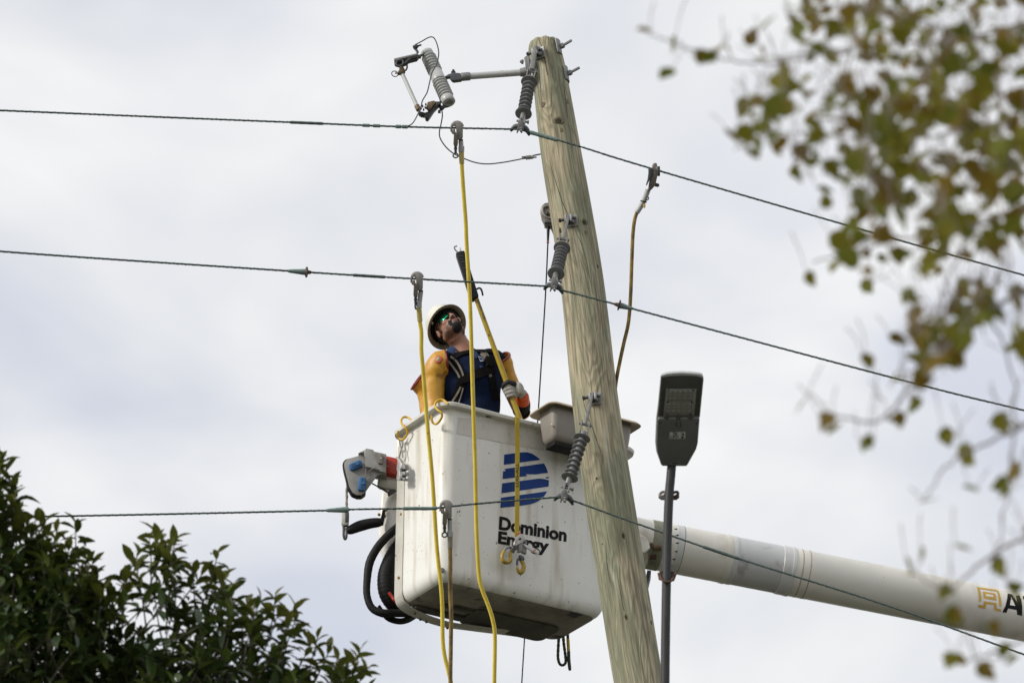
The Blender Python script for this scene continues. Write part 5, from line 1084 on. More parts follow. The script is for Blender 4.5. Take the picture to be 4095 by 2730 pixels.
strap_on([(1940, 1432), (1958, 1442), (1975, 1456)], [24, 34, 20], 'harness_buckle', 'harness_black', man, 0.016, 0.012)
strap_on([(1948, 1455), (1958, 1478), (1964, 1520)], 12, 'shoulder_strap', 'webbing_tan', man, 0.008)
strap_on([(1836, 1524), (1870, 1510), (1910, 1494), (1950, 1478), (1980, 1472)], [26, 30, 36, 38, 34], 'chest_band', 'harness_black', man, 0.012, 0.008)
strap_on([(1846, 1530), (1838, 1560), (1822, 1590), (1806, 1640)], 36, 'waist_strap', 'harness_black', man, 0.008)
strap_on([(1842, 1546), (1828, 1574), (1808, 1606)], 8, 'strap_edge', 'webbing_tan', man, 0.013)
strap_on([(1852, 1550), (1844, 1580), (1834, 1610)], 5, 'strap_edge', 'webbing_tan', man, 0.013)
strap_on([(1968, 1505), (1978, 1560), (1992, 1620), (1998, 1660)], 26, 'side_strap', 'harness_black', man, 0.010)
patch_on([(1910, 1422), (1926, 1427), (1934, 1444), (1920, 1444)], 'name_patch', 'patch_white', shirt, 0.007)
patch_on([(1915, 1427), (1925, 1430), (1930, 1440), (1921, 1440)], 'patch_print', 'logo_blue', shirt, 0.009)
patch_on([(1918, 1461), (1944, 1466), (1950, 1476), (1920, 1474)], 'pocket_flap', 'collar_blue', shirt, 0.006)
# -- rubber sleeves
def rubber_sleeve(pts, rs, lip_r, lip_n, par, name='rubber_sleeve', badge=None, squash=(1, 1)):
    c = cr(pts, 8); r = lin(rs, 8); mb = MB(); NS_ = 24; vs = []; fs = []
    for i, (t, N_, B_) in enumerate(frames(c)):
        for j in range(NS_):
            a = 2 * math.pi * j / NS_; o = N_ * math.cos(a) + B_ * math.sin(a)
            rr_ = r[i] * (1 + 0.07 * noise.noise(V((math.cos(a) * 2, math.sin(a) * 2, i * 0.25))) + 0.035 * noise.noise(V((math.cos(a) * 5, math.sin(a) * 5, i * 0.8)))); vs.append(c[i] + o * rr_)
    for i in range(len(c) - 1):
        for j in range(NS_): fs.append((i * NS_ + j, i * NS_ + (j + 1) % NS_, (i + 1) * NS_ + (j + 1) % NS_, (i + 1) * NS_ + j))
    s_ = mb.add(vs, fs).build(name, 'sleeve_yellow', par, angle=80)
    md = s_.modifiers.new('thickness', 'SOLIDIFY'); md.thickness = 0.005; md.offset = -1
    P = vs[:NS_]; MB().tube(P, 0.0062, 8, closed=True).build('lip', 'sleeve_red', s_)
    if badge:
        p, d = cast(bvh(s_), *badge)
        bo = MB().lathe(p, d, [(-0.006, 0.023), (0.0015, 0.023), (0.003, 0.020)], 22).build('badge', 'badge_red', s_)
        a1 = (V((0.5, -0.1, 0.85)) - d * V((0.5, -0.1, 0.85)).dot(d)).normalized(); MB().ell(p + d * 0.003, (0.0075, 0.0145, 0.003), (a1.cross(d), a1, d), 16, 8).build('badge_mark', 'badge_green', s_)
    return s_
rubber_sleeve([w_(1786, 1452, -0.05), w_(1768, 1455, -0.05), w_(1748, 1475, -0.045), w_(1738, 1520, -0.03), w_(1736, 1580, -0.02), w_(1738, 1640, -0.02), w_(1752, 1700, -0.05), w_(1768, 1740, -0.08)], [.074, .080, .076, .066, .061, .060, .055, .05], 0.08, None, man,
              badge=(1753, 1436))
rubber_sleeve([w_(2000, 1432, 0.0), w_(2008, 1450, 0.02), w_(2026, 1495, 0.05), w_(2050, 1550, 0.08), w_(2074, 1610, 0.10), w_(2086, 1640, 0.09), w_(2090, 1648, 0.05)], [.062, .062, .052, .048, .05, .05, .045], 0.06, None, man)
spare = thing('rubber_sleeve', 'spare yellow rubber sleeve with red lip standing behind the worker at left', 'sleeve', w_(1715, 1720, 0.10))
ss = rubber_sleeve([w_(1666, 1527, 0.06), w_(1684, 1541, 0.07), w_(1702, 1575, 0.08), w_(1712, 1640, 0.09), w_(1722, 1730, 0.08)], [.052, .053, .050, .048, .045], 0.05, None, spare, 'sleeve_tube', badge=None)
# -- hot stick with black head
S0 = on_y(2090, 1705, 0.09); S1 = w_(1903, 1190, -0.16); sv = (S1 - S0).normalized()
foot_s = S0 - sv * 0.30
stick = thing('hot_stick', 'yellow insulated hot stick with black hook head held by the worker', 'hot stick', foot_s)
MB().tube([S0 - sv * 0.30, S0, lerp(S0, S1, 0.5), S1 + sv * 0.02], [0.0165, 0.0162, 0.0152, 0.0140], 18).build('shaft', 'stick_yellow', stick)
hp = lambda x, y, z=0.0: w_(x, y, -0.16 + z)
MB().prism([hp(x, y, -0.028) for x, y in ((1822, 1011), (1838, 1003), (1857, 1001), (1914, 1180), (1912, 1186), (1886, 1195), (1880, 1190), (1852, 1102))], Y_, 0.056).build('head', 'black_plastic', stick, bevel=0.006)
for k_ in range(5):
    a = 0.10 + k_ * 0.13; p = lerp(V((1839, 1006, 0)), V((1898, 1188, 0)), a); MB().box(hp(p.x - 2, p.y, -0.029), (0.011, 0.0015, 0.0016), (X_, Y_, Z_)).build('grip_mark', 'lamp_recess', stick)
MB().tube(cr([hp(1832, 1010), hp(1823, 1002), hp(1817, 992), hp(1819, 986), hp(1828, 984)], 4), 0.0042, 8).build('hook_tip', 'cast_bronze', stick)
MB().tube([hp(1842, 1006), hp(1839, 990)], [0.006, 0.004], 8).build('hook_tip', 'bright_metal', stick)
MB().tube(cr([hp(1907, 1156), hp(1914, 1152), hp(1922, 1154), hp(1927, 1164), hp(1931, 1181)], 5), [0.006] * 15 + [0.0055] * 6, 8).build('side_hook', 'black_plastic', stick)
for (y0_, y1_) in ((1197, 1244), (1252, 1278)):
    q = []
    for y in (y0_, y1_):
        x = lerp(1903, 2090, (y - 1190) / 515)
        q.append(x)
    MB().prism([hp(q[0] + 1, y0_, -0.0152), hp(q[0] + 8.5, y0_ - 3, -0.0128), hp(q[1] + 8.5, y1_ - 3, -0.0128), hp(q[1] - 1, y1_, -0.0152)], V((0, -1, 0)), 0.001).build('label', 'label_dark' if MATS.get('label_dark') else mat('label_dark', (0.05, 0.042, 0.012), (0.16, 0.13, 0.03), 60, rough=0.5), stick)
# -- gloved hand closed on the stick
mb = MB()
def arc(c, a0, a1, R_, n=8, lift=0.0): return [c + (side_r * math.cos(lerp(a0, a1, i / n)) + frnt * math.sin(lerp(a0, a1, i / n))) * R_ + e1 * lift * i / n for i in range(n + 1)]
for k_, (t, a1, r) in enumerate(((0.030, 188, .0115), (0.008, 196, .0120), (-0.014, 192, .0115), (-0.035, 180, .0100))):     # fingers wrap round the front, tips to the left
    mb.tube(arc(gp_ + e1 * t, R(-15), R(a1), 0.0155 + r, 10, 0.010), [r * 1.08, r * 1.1, r * 1.12, r * 1.05, r * 1.1, r * 1.12, r * 1.02, r, r * .98, r * .92, r * .7], 12)
palm_c = gp_ + side_r * 0.046 + frnt * -0.004
mb.ell(palm_c, (.024, .030, .048), (side_r, frnt, e1)); mb.ell(palm_c + side_r * 0.012 + frnt * 0.016 - e1 * 0.004, (.026, .024, .042), (side_r, frnt, e1))
wrist = palm_c + side_r * 0.036 + V((0.0, 0.03, -0.038))
mb.tube([palm_c, lerp(palm_c, wrist, 0.5), wrist], [.030, .029, .032], 14)
me = fuse(mb, 0.0036, 3, OFF[man.name]); glove = link('glove', me, 'glove_grey', man, OFF[man.name], 80)
mb = MB(); tb_ = gp_ + side_r * 0.030 + e1 * 0.040 + frnt * 0.002       # thumb over the top, black padded
mb.tube([tb_ + side_r * 0.02 - e1 * 0.03, tb_ + frnt * 0.018 - e1 * 0.004, gp_ + frnt * 0.034 + e1 * 0.050 + side_r * 0.004, gp_ + frnt * 0.028 - side_r * 0.022 + e1 * 0.044, gp_ + frnt * 0.010 - side_r * 0.034 + e1 * 0.034], [.020, .019, .0165, .0145, .010], 12)
me = fuse(mb, 0.0036, 3, OFF[man.name]); link('thumb_pad', me, 'glove_black', glove, OFF[man.name], 80)
MB().tube(cr([wrist, lerp(wrist, EL, 0.25), lerp(wrist, EL, 0.5)], 4), [.033, .036, .038, .040, .042, .043, .044, .045, .045], 18).build('cuff', 'cuff_orange', man)
MB().tube(cr([lerp(wrist, EL, 0.38), lerp(wrist, EL, 0.7), EL + V((0, 0, -0.01))], 4), [.047, .049, .051, .052, .053, .053, .052, .048, .04], 18).build('gauntlet', 'black_rubber', man)
mb = MB(); mb.ell(HR, (.035, .045, .05)); 
for k_ in range(4): mb.tube(cr([HR + V((-0.02 + 0.014 * k_, -0.01, -0.02)), HR + V((-0.022 + 0.015 * k_, -0.025, -0.06)), HR + V((-0.02 + 0.014 * k_, -0.01, -0.088))], 3), 0.0098, 8)
mb.tube([HR + V((0.03, -0.02, 0.0)), HR + V((0.045, -0.04, -0.035))], 0.011, 8)
me = fuse(mb, 0.004, 3, OFF[man.name]); link('glove', me, 'glove_grey', man, OFF[man.name], 80)
# -- beard, moustache, stubble: shells grown from the face itself
def sstep(t): t = max(0.0, min(1.0, t)); return t * t * (3 - 2 * t)
def blob(q, c, r): return 1.0 - math.sqrt(sum(((q[i] - c[i]) / r[i]) ** 2 for i in range(3)))
def head_xyz(co): c = co + OFF[man.name] - HC; return (c.dot(Rr), c.dot(F), c.dot(U))
def w_beard(q): return max(blob(q, (0, .076, -.108), (.036, .056, .027)), blob(q, (.028, .082, -.070), (.010, .034, .028)), blob(q, (-.028, .082, -.070), (.010, .034, .028))) if q[2] > -.14 else -1
def w_mou(q): return blob(q, (0, .096, -.0515), (.034, .034, .0085))
def w_lip(q): return blob(q, (0, .096, -.068), (.022, .024, .0105))
def w_hair(q): return max(min((-q[1] - .028) / .012, (q[2] + .075) / .012), min((q[2] - .032) / .01, (.075 - q[1]) / .01))
sa = body.data.attributes.new('stubble', 'FLOAT', 'POINT'); vals = []
for v in body.data.vertices:
    q = head_xyz(v.co); k_ = 0.0
    if -.16 < q[2] < 0.02 and abs(q[0]) < .1 and -.06 < q[1] < .13:
        k_ = max(0.92 * sstep(2.2 * max(blob(q, (0.045, .045, -.088), (.048, .075, .046)), blob(q, (-0.045, .045, -.088), (.048, .075, .046)), blob(q, (0, .08, -.085), (.045, .07, .055)))), sstep(3 * blob(q, (0.068, .0, -.03), (.018, .018, .05))), sstep(3 * blob(q, (-0.068, .0, -.03), (.018, .018, .05)))) 
    vals.append(k_)
sa.data.foreach_set('value', vals)
def face_shell(fn, lift, name, m, rough=0.35):
    me = body.data; o_ = OFF[man.name]; ww = {}; keep = []
    for p in me.polygons:
        c = head_xyz(p.center)
        if abs(c[0]) > .12 or not (-.16 < c[2] < .16) or abs(c[1]) > .16: continue
        for i in p.vertices:
            if i not in ww: q = head_xyz(me.vertices[i].co); ww[i] = fn(q) + 0.12 * noise.noise(V(q) * 140)
        if max(ww[i] for i in p.vertices) > 0.0: keep.append(tuple(p.vertices))
    used = sorted({i for f in keep for i in f}); ix = {v: i for i, v in enumerate(used)}; mb = MB()
    mb.add([me.vertices[i].co + o_ + me.vertices[i].normal * (-0.0015 + (lift + 0.0015) * sstep(ww[i] * 3.5) * (1 + rough * noise.noise(me.vertices[i].co * 170))) for i in used], [tuple(ix[i] for i in f) for f in keep])
    return mb.build(name, m, man, angle=80, recalc=False)
face_shell(w_beard, 0.007, 'beard', 'beard'); face_shell(w_mou, 0.004, 'moustache', 'beard'); face_shell(w_lip, 0.0012, 'lips', 'lip', 0); face_shell(w_hair, 0.005, 'hair', 'beard')
# -- sunglasses
gl = MB()
def lens(sg, m):
    vs = []; fs = []; NU, NV = 10, 6
    for i in range(NV + 1):
        for j in range(NU + 1):
            u = lerp(0.008, 0.066, j / NU); a = (u - 0.008) / 0.058; v = lerp(-0.025, 0.018, i / NV)
            v *= (1 - 0.35 * a ** 2) * (0.86 + 0.14 * math.sin(math.pi * min(a * 1.3, 1)))
            y = 0.098 - 0.34 * (u - 0.004) ** 2 * 36 * 0.9 - abs(v) * 0.06
            vs.append(hd_(sg * u, y, 0.002 + v - 0.004 * a))
    for i in range(NV):
        for j in range(NU): fs.append((i * (NU + 1) + j, i * (NU + 1) + j + 1, (i + 1) * (NU + 1) + j + 1, (i + 1) * (NU + 1) + j))
    return MB().add(vs, fs), vs, NU, NV
sg_root = None
fr_ = MB()
fr_.tube(cr([hd_(-0.066, 0.052, 0.010), hd_(-0.048, 0.078, 0.017), hd_(-0.02, 0.098, 0.018), hd_(0, 0.103, 0.013), hd_(0.02, 0.098, 0.018), hd_(0.048, 0.078, 0.017), hd_(0.066, 0.052, 0.010)], 5), 0.0036, 8)
for sg in (-1, 1): fr_.tube(cr([hd_(0.066 * sg, 0.052, 0.008), hd_(0.077 * sg, 0.02, 0.004), hd_(0.079 * sg, -0.015, -0.002)], 4), 0.0042, 8); fr_.tube(cr([hd_(0.066 * sg, 0.05, 0.004), hd_(0.052 * sg, 0.072, -0.018), hd_(0.028 * sg, 0.094, -0.0245), hd_(0.010 * sg, 0.101, -0.010)], 4), 0.0028, 8)
frame = fr_.build('sunglasses', 'black_plastic', man)
for sg, m in ((1, 'lens_green'), (-1, 'lens_violet')):
    mbl, *_ = lens(sg, m); lo = mbl.build('lens', m, frame, angle=80); md = lo.modifiers.new('thickness', 'SOLIDIFY'); md.thickness = 0.002
# -- hard hat
TL_ = R(4); hu = (U * math.cos(TL_) - F * math.sin(TL_)).normalized(); hf = Rr.cross(hu) * -1; hf = hf if hf.dot(F) > 0 else -hf
hc = hd_(0, -0.006, 0.030)
def hat_pt(a, r, z, k=1.0): return hc + (Rr * math.cos(a) * r * 0.93 + hf * math.sin(a) * r * (1.08)) + hu * z
def hat_rings(prof, NH=40): return [[hat_pt(2 * math.pi * j / NH, r, z) for j in range(NH)] for r, z in prof]
crown = [(0.109, 0.010), (0.110, 0.02), (0.109, 0.050), (0.102, 0.085), (0.086, 0.115), (0.060, 0.134), (0.030, 0.143), (0.004, 0.145)]
inner = [(r - 0.004, z - 0.003) for r, z in crown][::-1]
hat = MB().loft(hat_rings(crown), False, True).build('hard_hat', 'hat_white', man, angle=60)
MB().loft(hat_rings(inner), True, False).build('hat_lining', 'black_rubber', hat, angle=60)
MB().loft(hat_rings([(0.108, 0.016), (0.125, 0.006), (0.134, -0.002), (0.1365, -0.004), (0.1355, -0.007)]), False, False).build('brim_top', 'hat_white', hat, angle=60)
MB().loft(hat_rings([(0.1355, -0.0075), (0.133, -0.0068), (0.124, 0.001), (0.107, 0.010), (0.104, 0.016)]), False, False).build('brim_underside', 'hat_under', hat, angle=60)
NH = 40
for a0, rr_, zz in ((0, 0.006, 0), (1.2, 0.005, 0), (-1.2, 0.005, 0)):      # ridges over the crown
    P = []
    for k_ in range(13):
        t = lerp(-1.0, 1.0, k_ / 12); y = t * 0.10; z = 0.144 * math.sqrt(max(0.0, 1 - (t * 0.92) ** 2)) ; P.append(hc + hf * y + Rr * (a0 * 0.022) + hu * (0.012 + z * 0.92))
    MB().tube(P, rr_, 8, squash=(1, 0.7)).build('ridge', 'hat_white', hat)
MB().loft(hat_rings([(0.101, -0.012), (0.103, -0.012), (0.103, 0.014), (0.101, 0.014)]), False, False).build('headband', 'black_rubber', hat)
for a in (R(20), R(160), R(250), R(300)): MB().box(hat_pt(a, 0.106, 0.004), (0.006, 0.004, 0.010), (hf, Rr, hu)).build('strap_clip', 'hat_under', hat)
MB().box(hat_pt(R(95), 0.1085, 0.045), (0.012, 0.014, 0.002), (Rr, hu, hf)).build('sticker', 'patch_white', hat)

# ================================================================== trees
def leaf_mesh(kind, seed):
    rnd = random.Random(seed); vs = []; fs = []
    if kind == 'lance':      # long glossy leaf, folded on its midrib and curling down at the tip; unit length along x
        st = [(0, .02), (.16, .12), (.40, .20), (.66, .185), (.87, .09), (1.0, .005)]; curl = rnd.uniform(.12, .42); fold = rnd.uniform(.04, .10)
        for x, h in st:
            z = -curl * x * x; vs += [(x, -h, z + fold * h / .2), (x, 0, z), (x, h, z + fold * h / .2)]
        for i in range(len(st) - 1):
            for j in range(2): a = i * 3 + j; fs.append((a, a + 1, a + 4, a + 3))
    else:                    # broad ovate or lobed leaf
        if kind == 'ovate': out_ = [(0, .04), (.10, .26), (.30, .37), (.55, .32), (.8, .15), (1.0, .0)]
        else: out_ = [(0, .05), (.08, .30), (.22, .46), (.34, .30), (.48, .44), (.62, .24), (.80, .16), (1.0, .0)]
        curl = rnd.uniform(-.1, .25); fold = rnd.uniform(.05, .2)
        for x, h in out_:
            z = -curl * x * x; vs += [(x, -h, z + fold * h), (x, 0, z), (x, h * rnd.uniform(.85, 1.1), z + fold * h)]
        for i in range(len(out_) - 1):
            for j in range(2): a = i * 3 + j; fs.append((a, a + 1, a + 4, a + 3))
    return vs, fs
def basis(d, upv, roll):
    d = d.normalized(); s = upv.cross(d)
    s = s.normalized() if s.length > 1e-4 else d.orthogonal().normalized(); n = d.cross(s)
    q = Matrix.Rotation(roll, 3, d); return d, q @ s, q @ n
def make_leaves(tree, leaves, protos, mats, part_limit=300):
    """leaves: (point, dir, roll, length, material index, prototype index, size in the picture); largest ones become parts"""
    tz = V((0, 0, 1)); off = OFF[tree.name]; leaves.sort(key=lambda q: -q[6])
    me_cache = {}
    for (p, d, roll, Ln, mi, pi, _) in leaves[:part_limit]:
        key = (mi, pi)
        if key not in me_cache:
            me = bpy.data.meshes.new('leaf'); me.from_pydata(*[protos[pi][0], [], protos[pi][1]]); me.materials.append(MATS[mats[mi]])
            for q in me.polygons: q.use_smooth = True
            me_cache[key] = me
        a, b, c = basis(d, tz, roll); M = Matrix(((a.x, b.x, c.x), (a.y, b.y, c.y), (a.z, b.z, c.z))).to_4x4()
        o = bpy.data.objects.new('leaf', me_cache[key]); COL.objects.link(o); o.parent = tree
        o.matrix_local = Matrix.Translation(p - off) @ M @ Matrix.Scale(Ln, 4)
    V_, F_, MI = [], [], []
    for (p, d, roll, Ln, mi, pi, _) in leaves[part_limit:]:
        a, b, c = basis(d, tz, roll); q = p - off; o = len(V_); vs, fs = protos[pi]
        for x, y, z in vs: V_.append(tuple(q + (a * x + b * y + c * z) * Ln))
        for f in fs: F_.append(tuple(i + o for i in f)); MI.append(mi)
    if V_:
        me = bpy.data.meshes.new('crown'); me.from_pydata(V_, [], F_)
        for m in mats: me.materials.append(MATS[m])
        me.polygons.foreach_set('material_index', MI); me.polygons.foreach_set('use_smooth', [True] * len(F_))
        o = bpy.data.objects.new('crown', me); COL.objects.link(o); o.parent = tree; o['kind'] = 'stuff'; OFF[o.name] = off

# ---- dark evergreen tree at the lower left
YT = 22.6
rnd = random.Random(3)
prof_px = [(-1500, 2100), (-900, 1760), (-400, 1700), (-100, 1770), (0, 1825), (50, 1920), (100, 2050), (180, 2085), (270, 2085), (320, 2160), (370, 2250), (430, 2300), (480, 2325), (530, 2230), (590, 2150), (640, 2135), (720, 2185), (770, 2260), (830, 2240), (880, 2220), (950, 2290), (1000, 2390), (1080, 2400), (1150, 2420), (1210, 2510), (1280, 2565), (1360, 2590), (1440, 2610), (1490, 2680), (1520, 2800), (1560, 3000), (1580, 3400)]
def prof(x):
    for (a, b), (c, d) in zip(prof_px, prof_px[1:]):
        if a <= x <= c: return lerp(b, d, (x - a) / (c - a))
    return 9999
gaps = [(590, 2470, 80, 55), (640, 2540, 55, 40), (760, 2360, 40, 40), (860, 2430, 35, 40), (690, 2250, 45, 30), (880, 2560, 40, 30), (500, 2300, 35, 25), (1060, 2480, 30, 25), (420, 2580, 35, 40), (1180, 2600, 30, 25), (960, 2620, 30, 20), (330, 2400, 18, 16), (120, 2330, 18, 20), (1330, 2620, 25, 25)]
tx0 = PY(-350, 2600, YT); trunk_b = V((tx0.x, YT + 0.3, 0))
tree1 = thing('evergreen_tree', 'dark glossy evergreen tree with a few red leaves at lower left', 'tree', trunk_b)
hub = PY(-250, 3300, YT + 0.3)
mb = MB(); mb.tube(cr([trunk_b, lerp(trunk_b, hub, 0.35) + V((0.08, 0, 0)), lerp(trunk_b, hub, 0.7) + V((-0.05, 0.05, 0)), hub, hub + V((0.05, 0, 0.7))], 8), lin([0.17, 0.13, 0.11, 0.085, 0.03], 8), 14); mb.build('trunk', 'bark_dark', tree1)
tips = []
n_try = 0
while len(tips) < 1200 and n_try < 60000:
    n_try += 1
    px = rnd.uniform(-900, 1520); z = rnd.gauss(0, 0.33); py = prof(px) + 40 + rnd.random() ** 1.15 * 1150
    inside = py - prof(px)
    if py > 3400: continue
    if abs(z) > 0.08 + inside / 900.0: continue
    if px < -60 and rnd.random() > 0.35: continue
    if py > 2800 and rnd.random() > 0.35: continue
    if any(((px - gx) / rx) ** 2 + ((py - gy) / ry) ** 2 < 1.3 for gx, gy, rx, ry in gaps): continue
    dens = 0.12 + 0.88 * min(1, inside / 260.0) if px > 420 else 0.35 + 0.65 * min(1, inside / 130.0)
    if px > 420 and inside < 330: dens *= 0.75
    if px < 480 and inside > 150: dens = 1.0
    elif rnd.random() > dens * 0.8: continue
    tips.append((px, py, z, inside))
# crisp shoots along the outline, unevenly high
px = -700.0
while px < 1500:
    tips.append((px, prof(px) + rnd.uniform(-10, 90), rnd.uniform(-0.15, 0.15), rnd.uniform(2, 40))); px += rnd.uniform(30, 80) * (1.0 if px > 380 else 0.6)
for px, py in ((620, 2120), (700, 2150), (560, 2190), (870, 2200), (1100, 2375), (1185, 2405), (1440, 2590), (1470, 2660), (1270, 2540), (370, 2230), (10, 1830), (40, 1910), (300, 2080), (180, 2065)): tips.append((px, py + 10, 0.0, 4))
leaves = []; twigs = MB(); nt_ = 0; stems = MB()
for px, py, z, inside in tips:
    p = PY(px, py, YT + z); outw = V((rnd.uniform(-.5, .5) + (px - 300) / 3000, rnd.uniform(-.6, .4), 1.0 if inside < 120 else rnd.uniform(.2, 1))).normalized()
    n = rnd.randint(7, 10) if inside < 200 else rnd.randint(5, 8); a0 = rnd.uniform(0, 6.28)
    young = inside < 90 and rnd.random() < 0.75; red = rnd.random() < 0.005 and inside < 400
    s1 = outw.orthogonal().normalized(); s2 = outw.cross(s1)
    for k_ in range(n):
        a = a0 + k_ * 2.4; sp = R(lerp(34, 96, k_ / n)) * rnd.uniform(.8, 1.15)
        d = outw * math.cos(sp) + (s1 * math.cos(a) + s2 * math.sin(a)) * math.sin(sp); d.z -= 0.12 * k_ / n
        Ln = rnd.uniform(.066, .104) * (0.85 if k_ < 2 else 1.0)
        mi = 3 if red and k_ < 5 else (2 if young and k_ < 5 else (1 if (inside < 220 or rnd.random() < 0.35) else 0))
        q = p - outw * 0.016 * k_
        vis = 1.0 if (0 < px < 1560 and py < 2730) else 0.0
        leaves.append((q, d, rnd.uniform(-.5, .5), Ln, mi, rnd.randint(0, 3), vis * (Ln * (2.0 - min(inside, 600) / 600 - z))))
    if inside < 260 or rnd.random() < 0.4:
        e = p - outw * rnd.uniform(.12, .22) + V((-0.03, 0.02, -0.05)); twigs.tube(cr([p, lerp(p, e, .5) + V((rnd.uniform(-.01, .01), 0, -.005)), e], 3), [.0022, .0024, .0028, .003, .0034, .0038, .004], 5)
tw = twigs.build('twigs', 'bark_dark', tree1, recalc=False); tw['kind'] = 'stuff'
for k_ in range(18):      # limbs from the trunk head into the crown
    px, py, z, ins = rnd.choice([t for t in tips if t[3] > 60 and t[0] > -700]); e = PY(px, py + 30, YT + z); st = lerp(hub, hub + V((0.05, 0, 0.7)), rnd.random()); midp = lerp(st, e, .5) + V((rnd.uniform(-.1, .1), 0, rnd.uniform(-.12, .05)))
    MB().tube(cr([st, midp, e], 6), lin([.028, .015, .005], 6), 7).build('limb', 'bark_dark', tree1, recalc=False)
PR = [leaf_mesh('lance', i) for i in range(4)]
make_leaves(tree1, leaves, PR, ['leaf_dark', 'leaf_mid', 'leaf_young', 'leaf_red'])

# ---- autumn branches close by on the right, out of focus
rnd = random.Random(11)
YB = 12.3
tb0 = PY(5400, 2600, YB + 0.4); tbase = V((tb0.x, YB + 0.5, 0))
tree2 = thing('autumn_tree', 'blurred olive and brown autumn branches hanging close by at right', 'tree', tbase)
topp = PY(5250, -1300, YB + 0.4)
trunk_path = cr([tbase, lerp(tbase, topp, .3) + V((.06, 0, 0)), lerp(tbase, topp, .65) + V((-.05, .03, 0)), topp], 12)
MB().tube(trunk_path, lin([.15, .12, .075, .012], 12), 14).build('trunk', 'bark_dark', tree2)
clus = [(3700, 120, 260, 46), (3960, 110, 190, 30), (3940, 420, 230, 44), (3750, 330, 200, 26), (3520, 560, 150, 24), (3640, 690, 190, 34), (3880, 800, 230, 46), (4060, 650, 150, 26), (3030, 480, 80, 11), (3000, 140, 14, 1), (3140, 330, 34, 4), (3360, 60, 120, 9), (3230, 90, 60, 3), (3420, 200, 60, 4), (3580, 370, 60, 6), (3600, 80, 80, 7), (3390, 350, 60, 4), (3110, 570, 40, 3),
        (3230, 640, 50, 4), (3200, 690, 30, 2), (3440, 640, 60, 7), (3460, 830, 60, 6), (3570, 820, 70, 8), (3245, 1118, 8, 1), (3390, 990, 90, 9), (3570, 1040, 50, 4), (3470, 1130, 50, 4), (3650, 1190, 40, 4), (3760, 1390, 100, 24), (3710, 1300, 60, 8), (3690, 1480, 60, 8), (3850, 1320, 60, 8), (3880, 1200, 90, 14), (4000, 1180, 90, 8), (4060, 1380, 60, 8), (3960, 1290, 60, 7), (3585, 1362, 10, 1), (3470, 1440, 14, 2), (3600, 1540, 40, 3), (3640, 1610, 30, 3), (3590, 1680, 20, 2),
        (3482, 1770, 30, 3), (3205, 1625, 10, 1), (3330, 1690, 30, 3), (3520, 1600, 16, 1), (3780, 1750, 40, 2), (3850, 1830, 30, 3), (4040, 1700, 40, 4), (3890, 1975, 30, 2), (4010, 1960, 30, 3), (4040, 1870, 30, 3), (3720, 1995, 12, 1), (3640, 2280, 18, 2), (3780, 2380, 22, 2), (3700, 2220, 16, 1), (3860, 2200, 18, 1), (3990, 2270, 20, 2), (4070, 2370, 40, 3), (3830, 2480, 30, 2), (3960, 2530, 30, 2), (4040, 2620, 40, 2), (3820, 2640, 26, 3), (3950, 2690, 40, 3), (2575, 122, 8, 1), (2660, 300, 10, 1), (2820, 240, 20, 2), (2700, 190, 12, 1), (3300, 450, 40, 2), (4000, 930, 100, 6), (4080, 180, 70, 10), (3300, 780, 24, 2),
        (3200, 330, 90, 5), (3300, 500, 110, 9), (3420, 430, 120, 9), (3350, 650, 110, 8), (3600, 210, 170, 16), (3450, 130, 100, 9), (3270, 200, 70, 5), (3500, 900, 90, 8), (3740, 1000, 120, 12), (3110, 430, 70, 7), (3820, 560, 160, 16), (3700, 450, 110, 10), (4020, 350, 110, 11), (3560, 720, 80, 8), (3800, 900, 110, 12), (2900, 190, 40, 2), (3060, 240, 40, 3), (3130, 110, 60, 4), (2960, 560, 50, 4), (3030, 620, 40, 3), (3200, 30, 60, 4),
        (4300, 300, 260, 26), (4300, 900, 260, 22), (4350, 1500, 240, 18), (4300, 2100, 200, 12), (3700, -200, 260, 20), (4700, 200, 300, 22), (4700, 800, 300, 22), (4800, 1500, 300, 18), (4300, -300, 350, 24), (5000, -400, 350, 24), (5500, 200, 300, 22), (5600, 900, 300, 20)]
lv = []; twig_ends = []
for cx_, cy_, rr_, n in clus:
    n = max(1, int(n * (1.02 if n > 10 else 1.0)))
    for k_ in range(n):
        a = rnd.uniform(0, 6.28); r = rr_ * math.sqrt(rnd.random()); px, py = cx_ + r * math.cos(a), cy_ + r * math.sin(a) * 0.9
        z = rnd.gauss(0, 0.55) if n > 3 else rnd.uniform(-.2, .5); z = max(-1.3, min(1.5, z)); p = PY(px, py, YB + z)
        d = V((rnd.uniform(-.9, .9), rnd.uniform(-.5, .5), rnd.uniform(-1.2, .35))).normalized()
        Ln = rnd.uniform(.036, .074) if n > 3 else rnd.uniform(.042, .058)
        mi = rnd.choices([0, 1, 2], [5, 4, 3])[0]
        lv.append((p - d * Ln * .5, d, rnd.uniform(-1.2, 1.2), Ln, mi, rnd.randint(0, 3), Ln if (0 < px < 4095 and 0 < py < 2730) else 0)); twig_ends.append((px, py, z))
PR2 = [leaf_mesh('ovate', 1), leaf_mesh('lobed', 2), leaf_mesh('ovate', 5), leaf_mesh('lobed', 8)]
make_leaves(tree2, lv, PR2, ['autumn_olive', 'autumn_brown', 'autumn_green'])
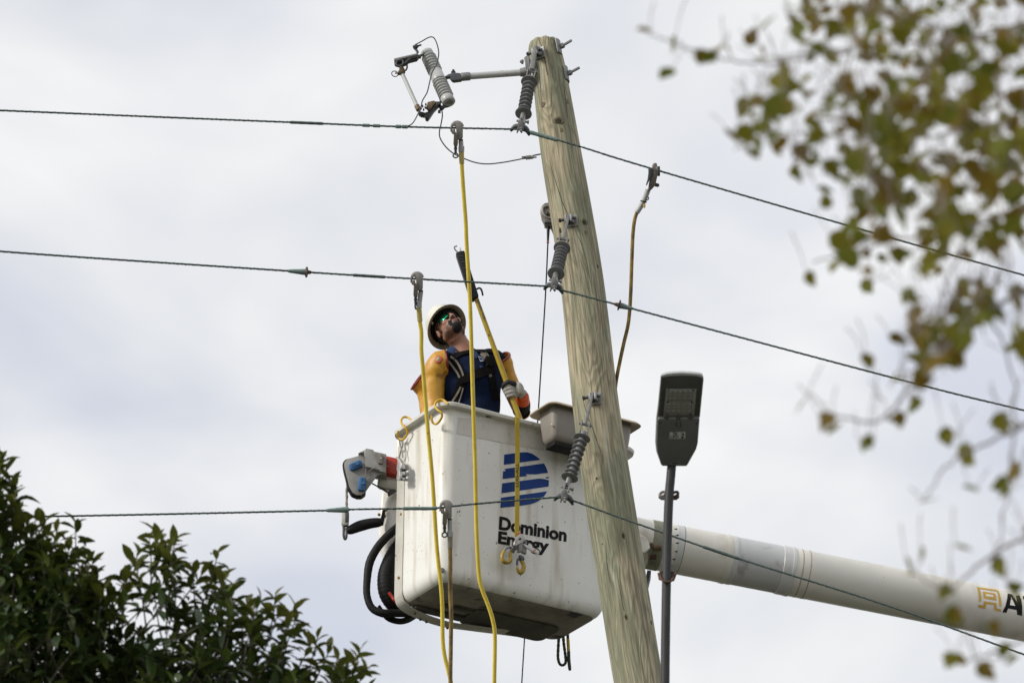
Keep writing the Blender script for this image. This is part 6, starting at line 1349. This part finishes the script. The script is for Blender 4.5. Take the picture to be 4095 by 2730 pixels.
branches = [[(3400, 200), (3100, 250), (2900, 235), (2720, 185), (2590, 130)], [(3900, 150), (3600, 60), (3350, 20), (3150, 70)], [(3100, 520), (3000, 560), (2950, 600)], [(5300, 0), (4500, 60), (3900, 150), (3400, 190), (3100, 230)], [(5300, 400), (4400, 420), (3900, 520), (3500, 560), (3100, 520)], [(5300, 700), (4300, 800), (3900, 900), (3500, 980), (3250, 1050)], [(5300, 1000), (4400, 1150), (3950, 1250), (3750, 1420), (3600, 1600), (3480, 1690), (3330, 1650), (3230, 1560)],
            [(5300, 1400), (4500, 1600), (4000, 1750), (3800, 1850), (3700, 1990)], [(5300, 1900), (4500, 2050), (4000, 2200), (3800, 2350), (3650, 2290)], [(5300, 2300), (4500, 2450), (4000, 2600), (3830, 2650)], [(3900, 520), (3700, 700), (3560, 830), (3440, 1000)], [(4300, 800), (4050, 600), (3800, 380), (3600, 80)], [(3900, 900), (3800, 1100), (3760, 1320), (3720, 1500)],
            [(3950, 1250), (4050, 1500), (4040, 1860), (3980, 2250)], [(3900, 150), (3950, 420), (3920, 760)], [(3400, 190), (3390, 350), (3360, 470)], [(3500, 560), (3460, 700), (3470, 830)]]
mids = []
for bi, b in enumerate(branches):
    zz = rnd.uniform(-.3, .4); big = b[0][0] > 5000; q_ = [PY(x, y, YB + zz + rnd.uniform(-.08, .08)) for x, y in b]
    if big: q_[0] = min(trunk_path, key=lambda t: abs(t.z - q_[0].z + 0.25))
    P = cr(q_, 8); n = len(P)
    P = [p + V((rnd.uniform(-.006, .006), 0, rnd.uniform(-.006, .006))) for p in P]
    MB().tube(P, [lerp(.011 if big else .004, .0019, (i / (n - 1)) ** .4) for i in range(n)], 7).build('branch', 'twig', tree2, recalc=False); mids += P[n // 3:]
tm = MB()
for (p, d, roll, Ln, mi, pi, _) in lv:
    b2 = p - d * 0.03 + V((rnd.uniform(-.03, .03), rnd.uniform(-.02, .02), rnd.uniform(.03, .09))); tm.tube(cr([p, lerp(p, b2, .5) + V((rnd.uniform(-.006, .006), 0, .004)), b2], 3), [.0010, .0010, .0011, .0012, .0013, .0014, .0015], 4)
t_ = tm.build('twigs', 'twig', tree2, recalc=False); t_['kind'] = 'stuff'
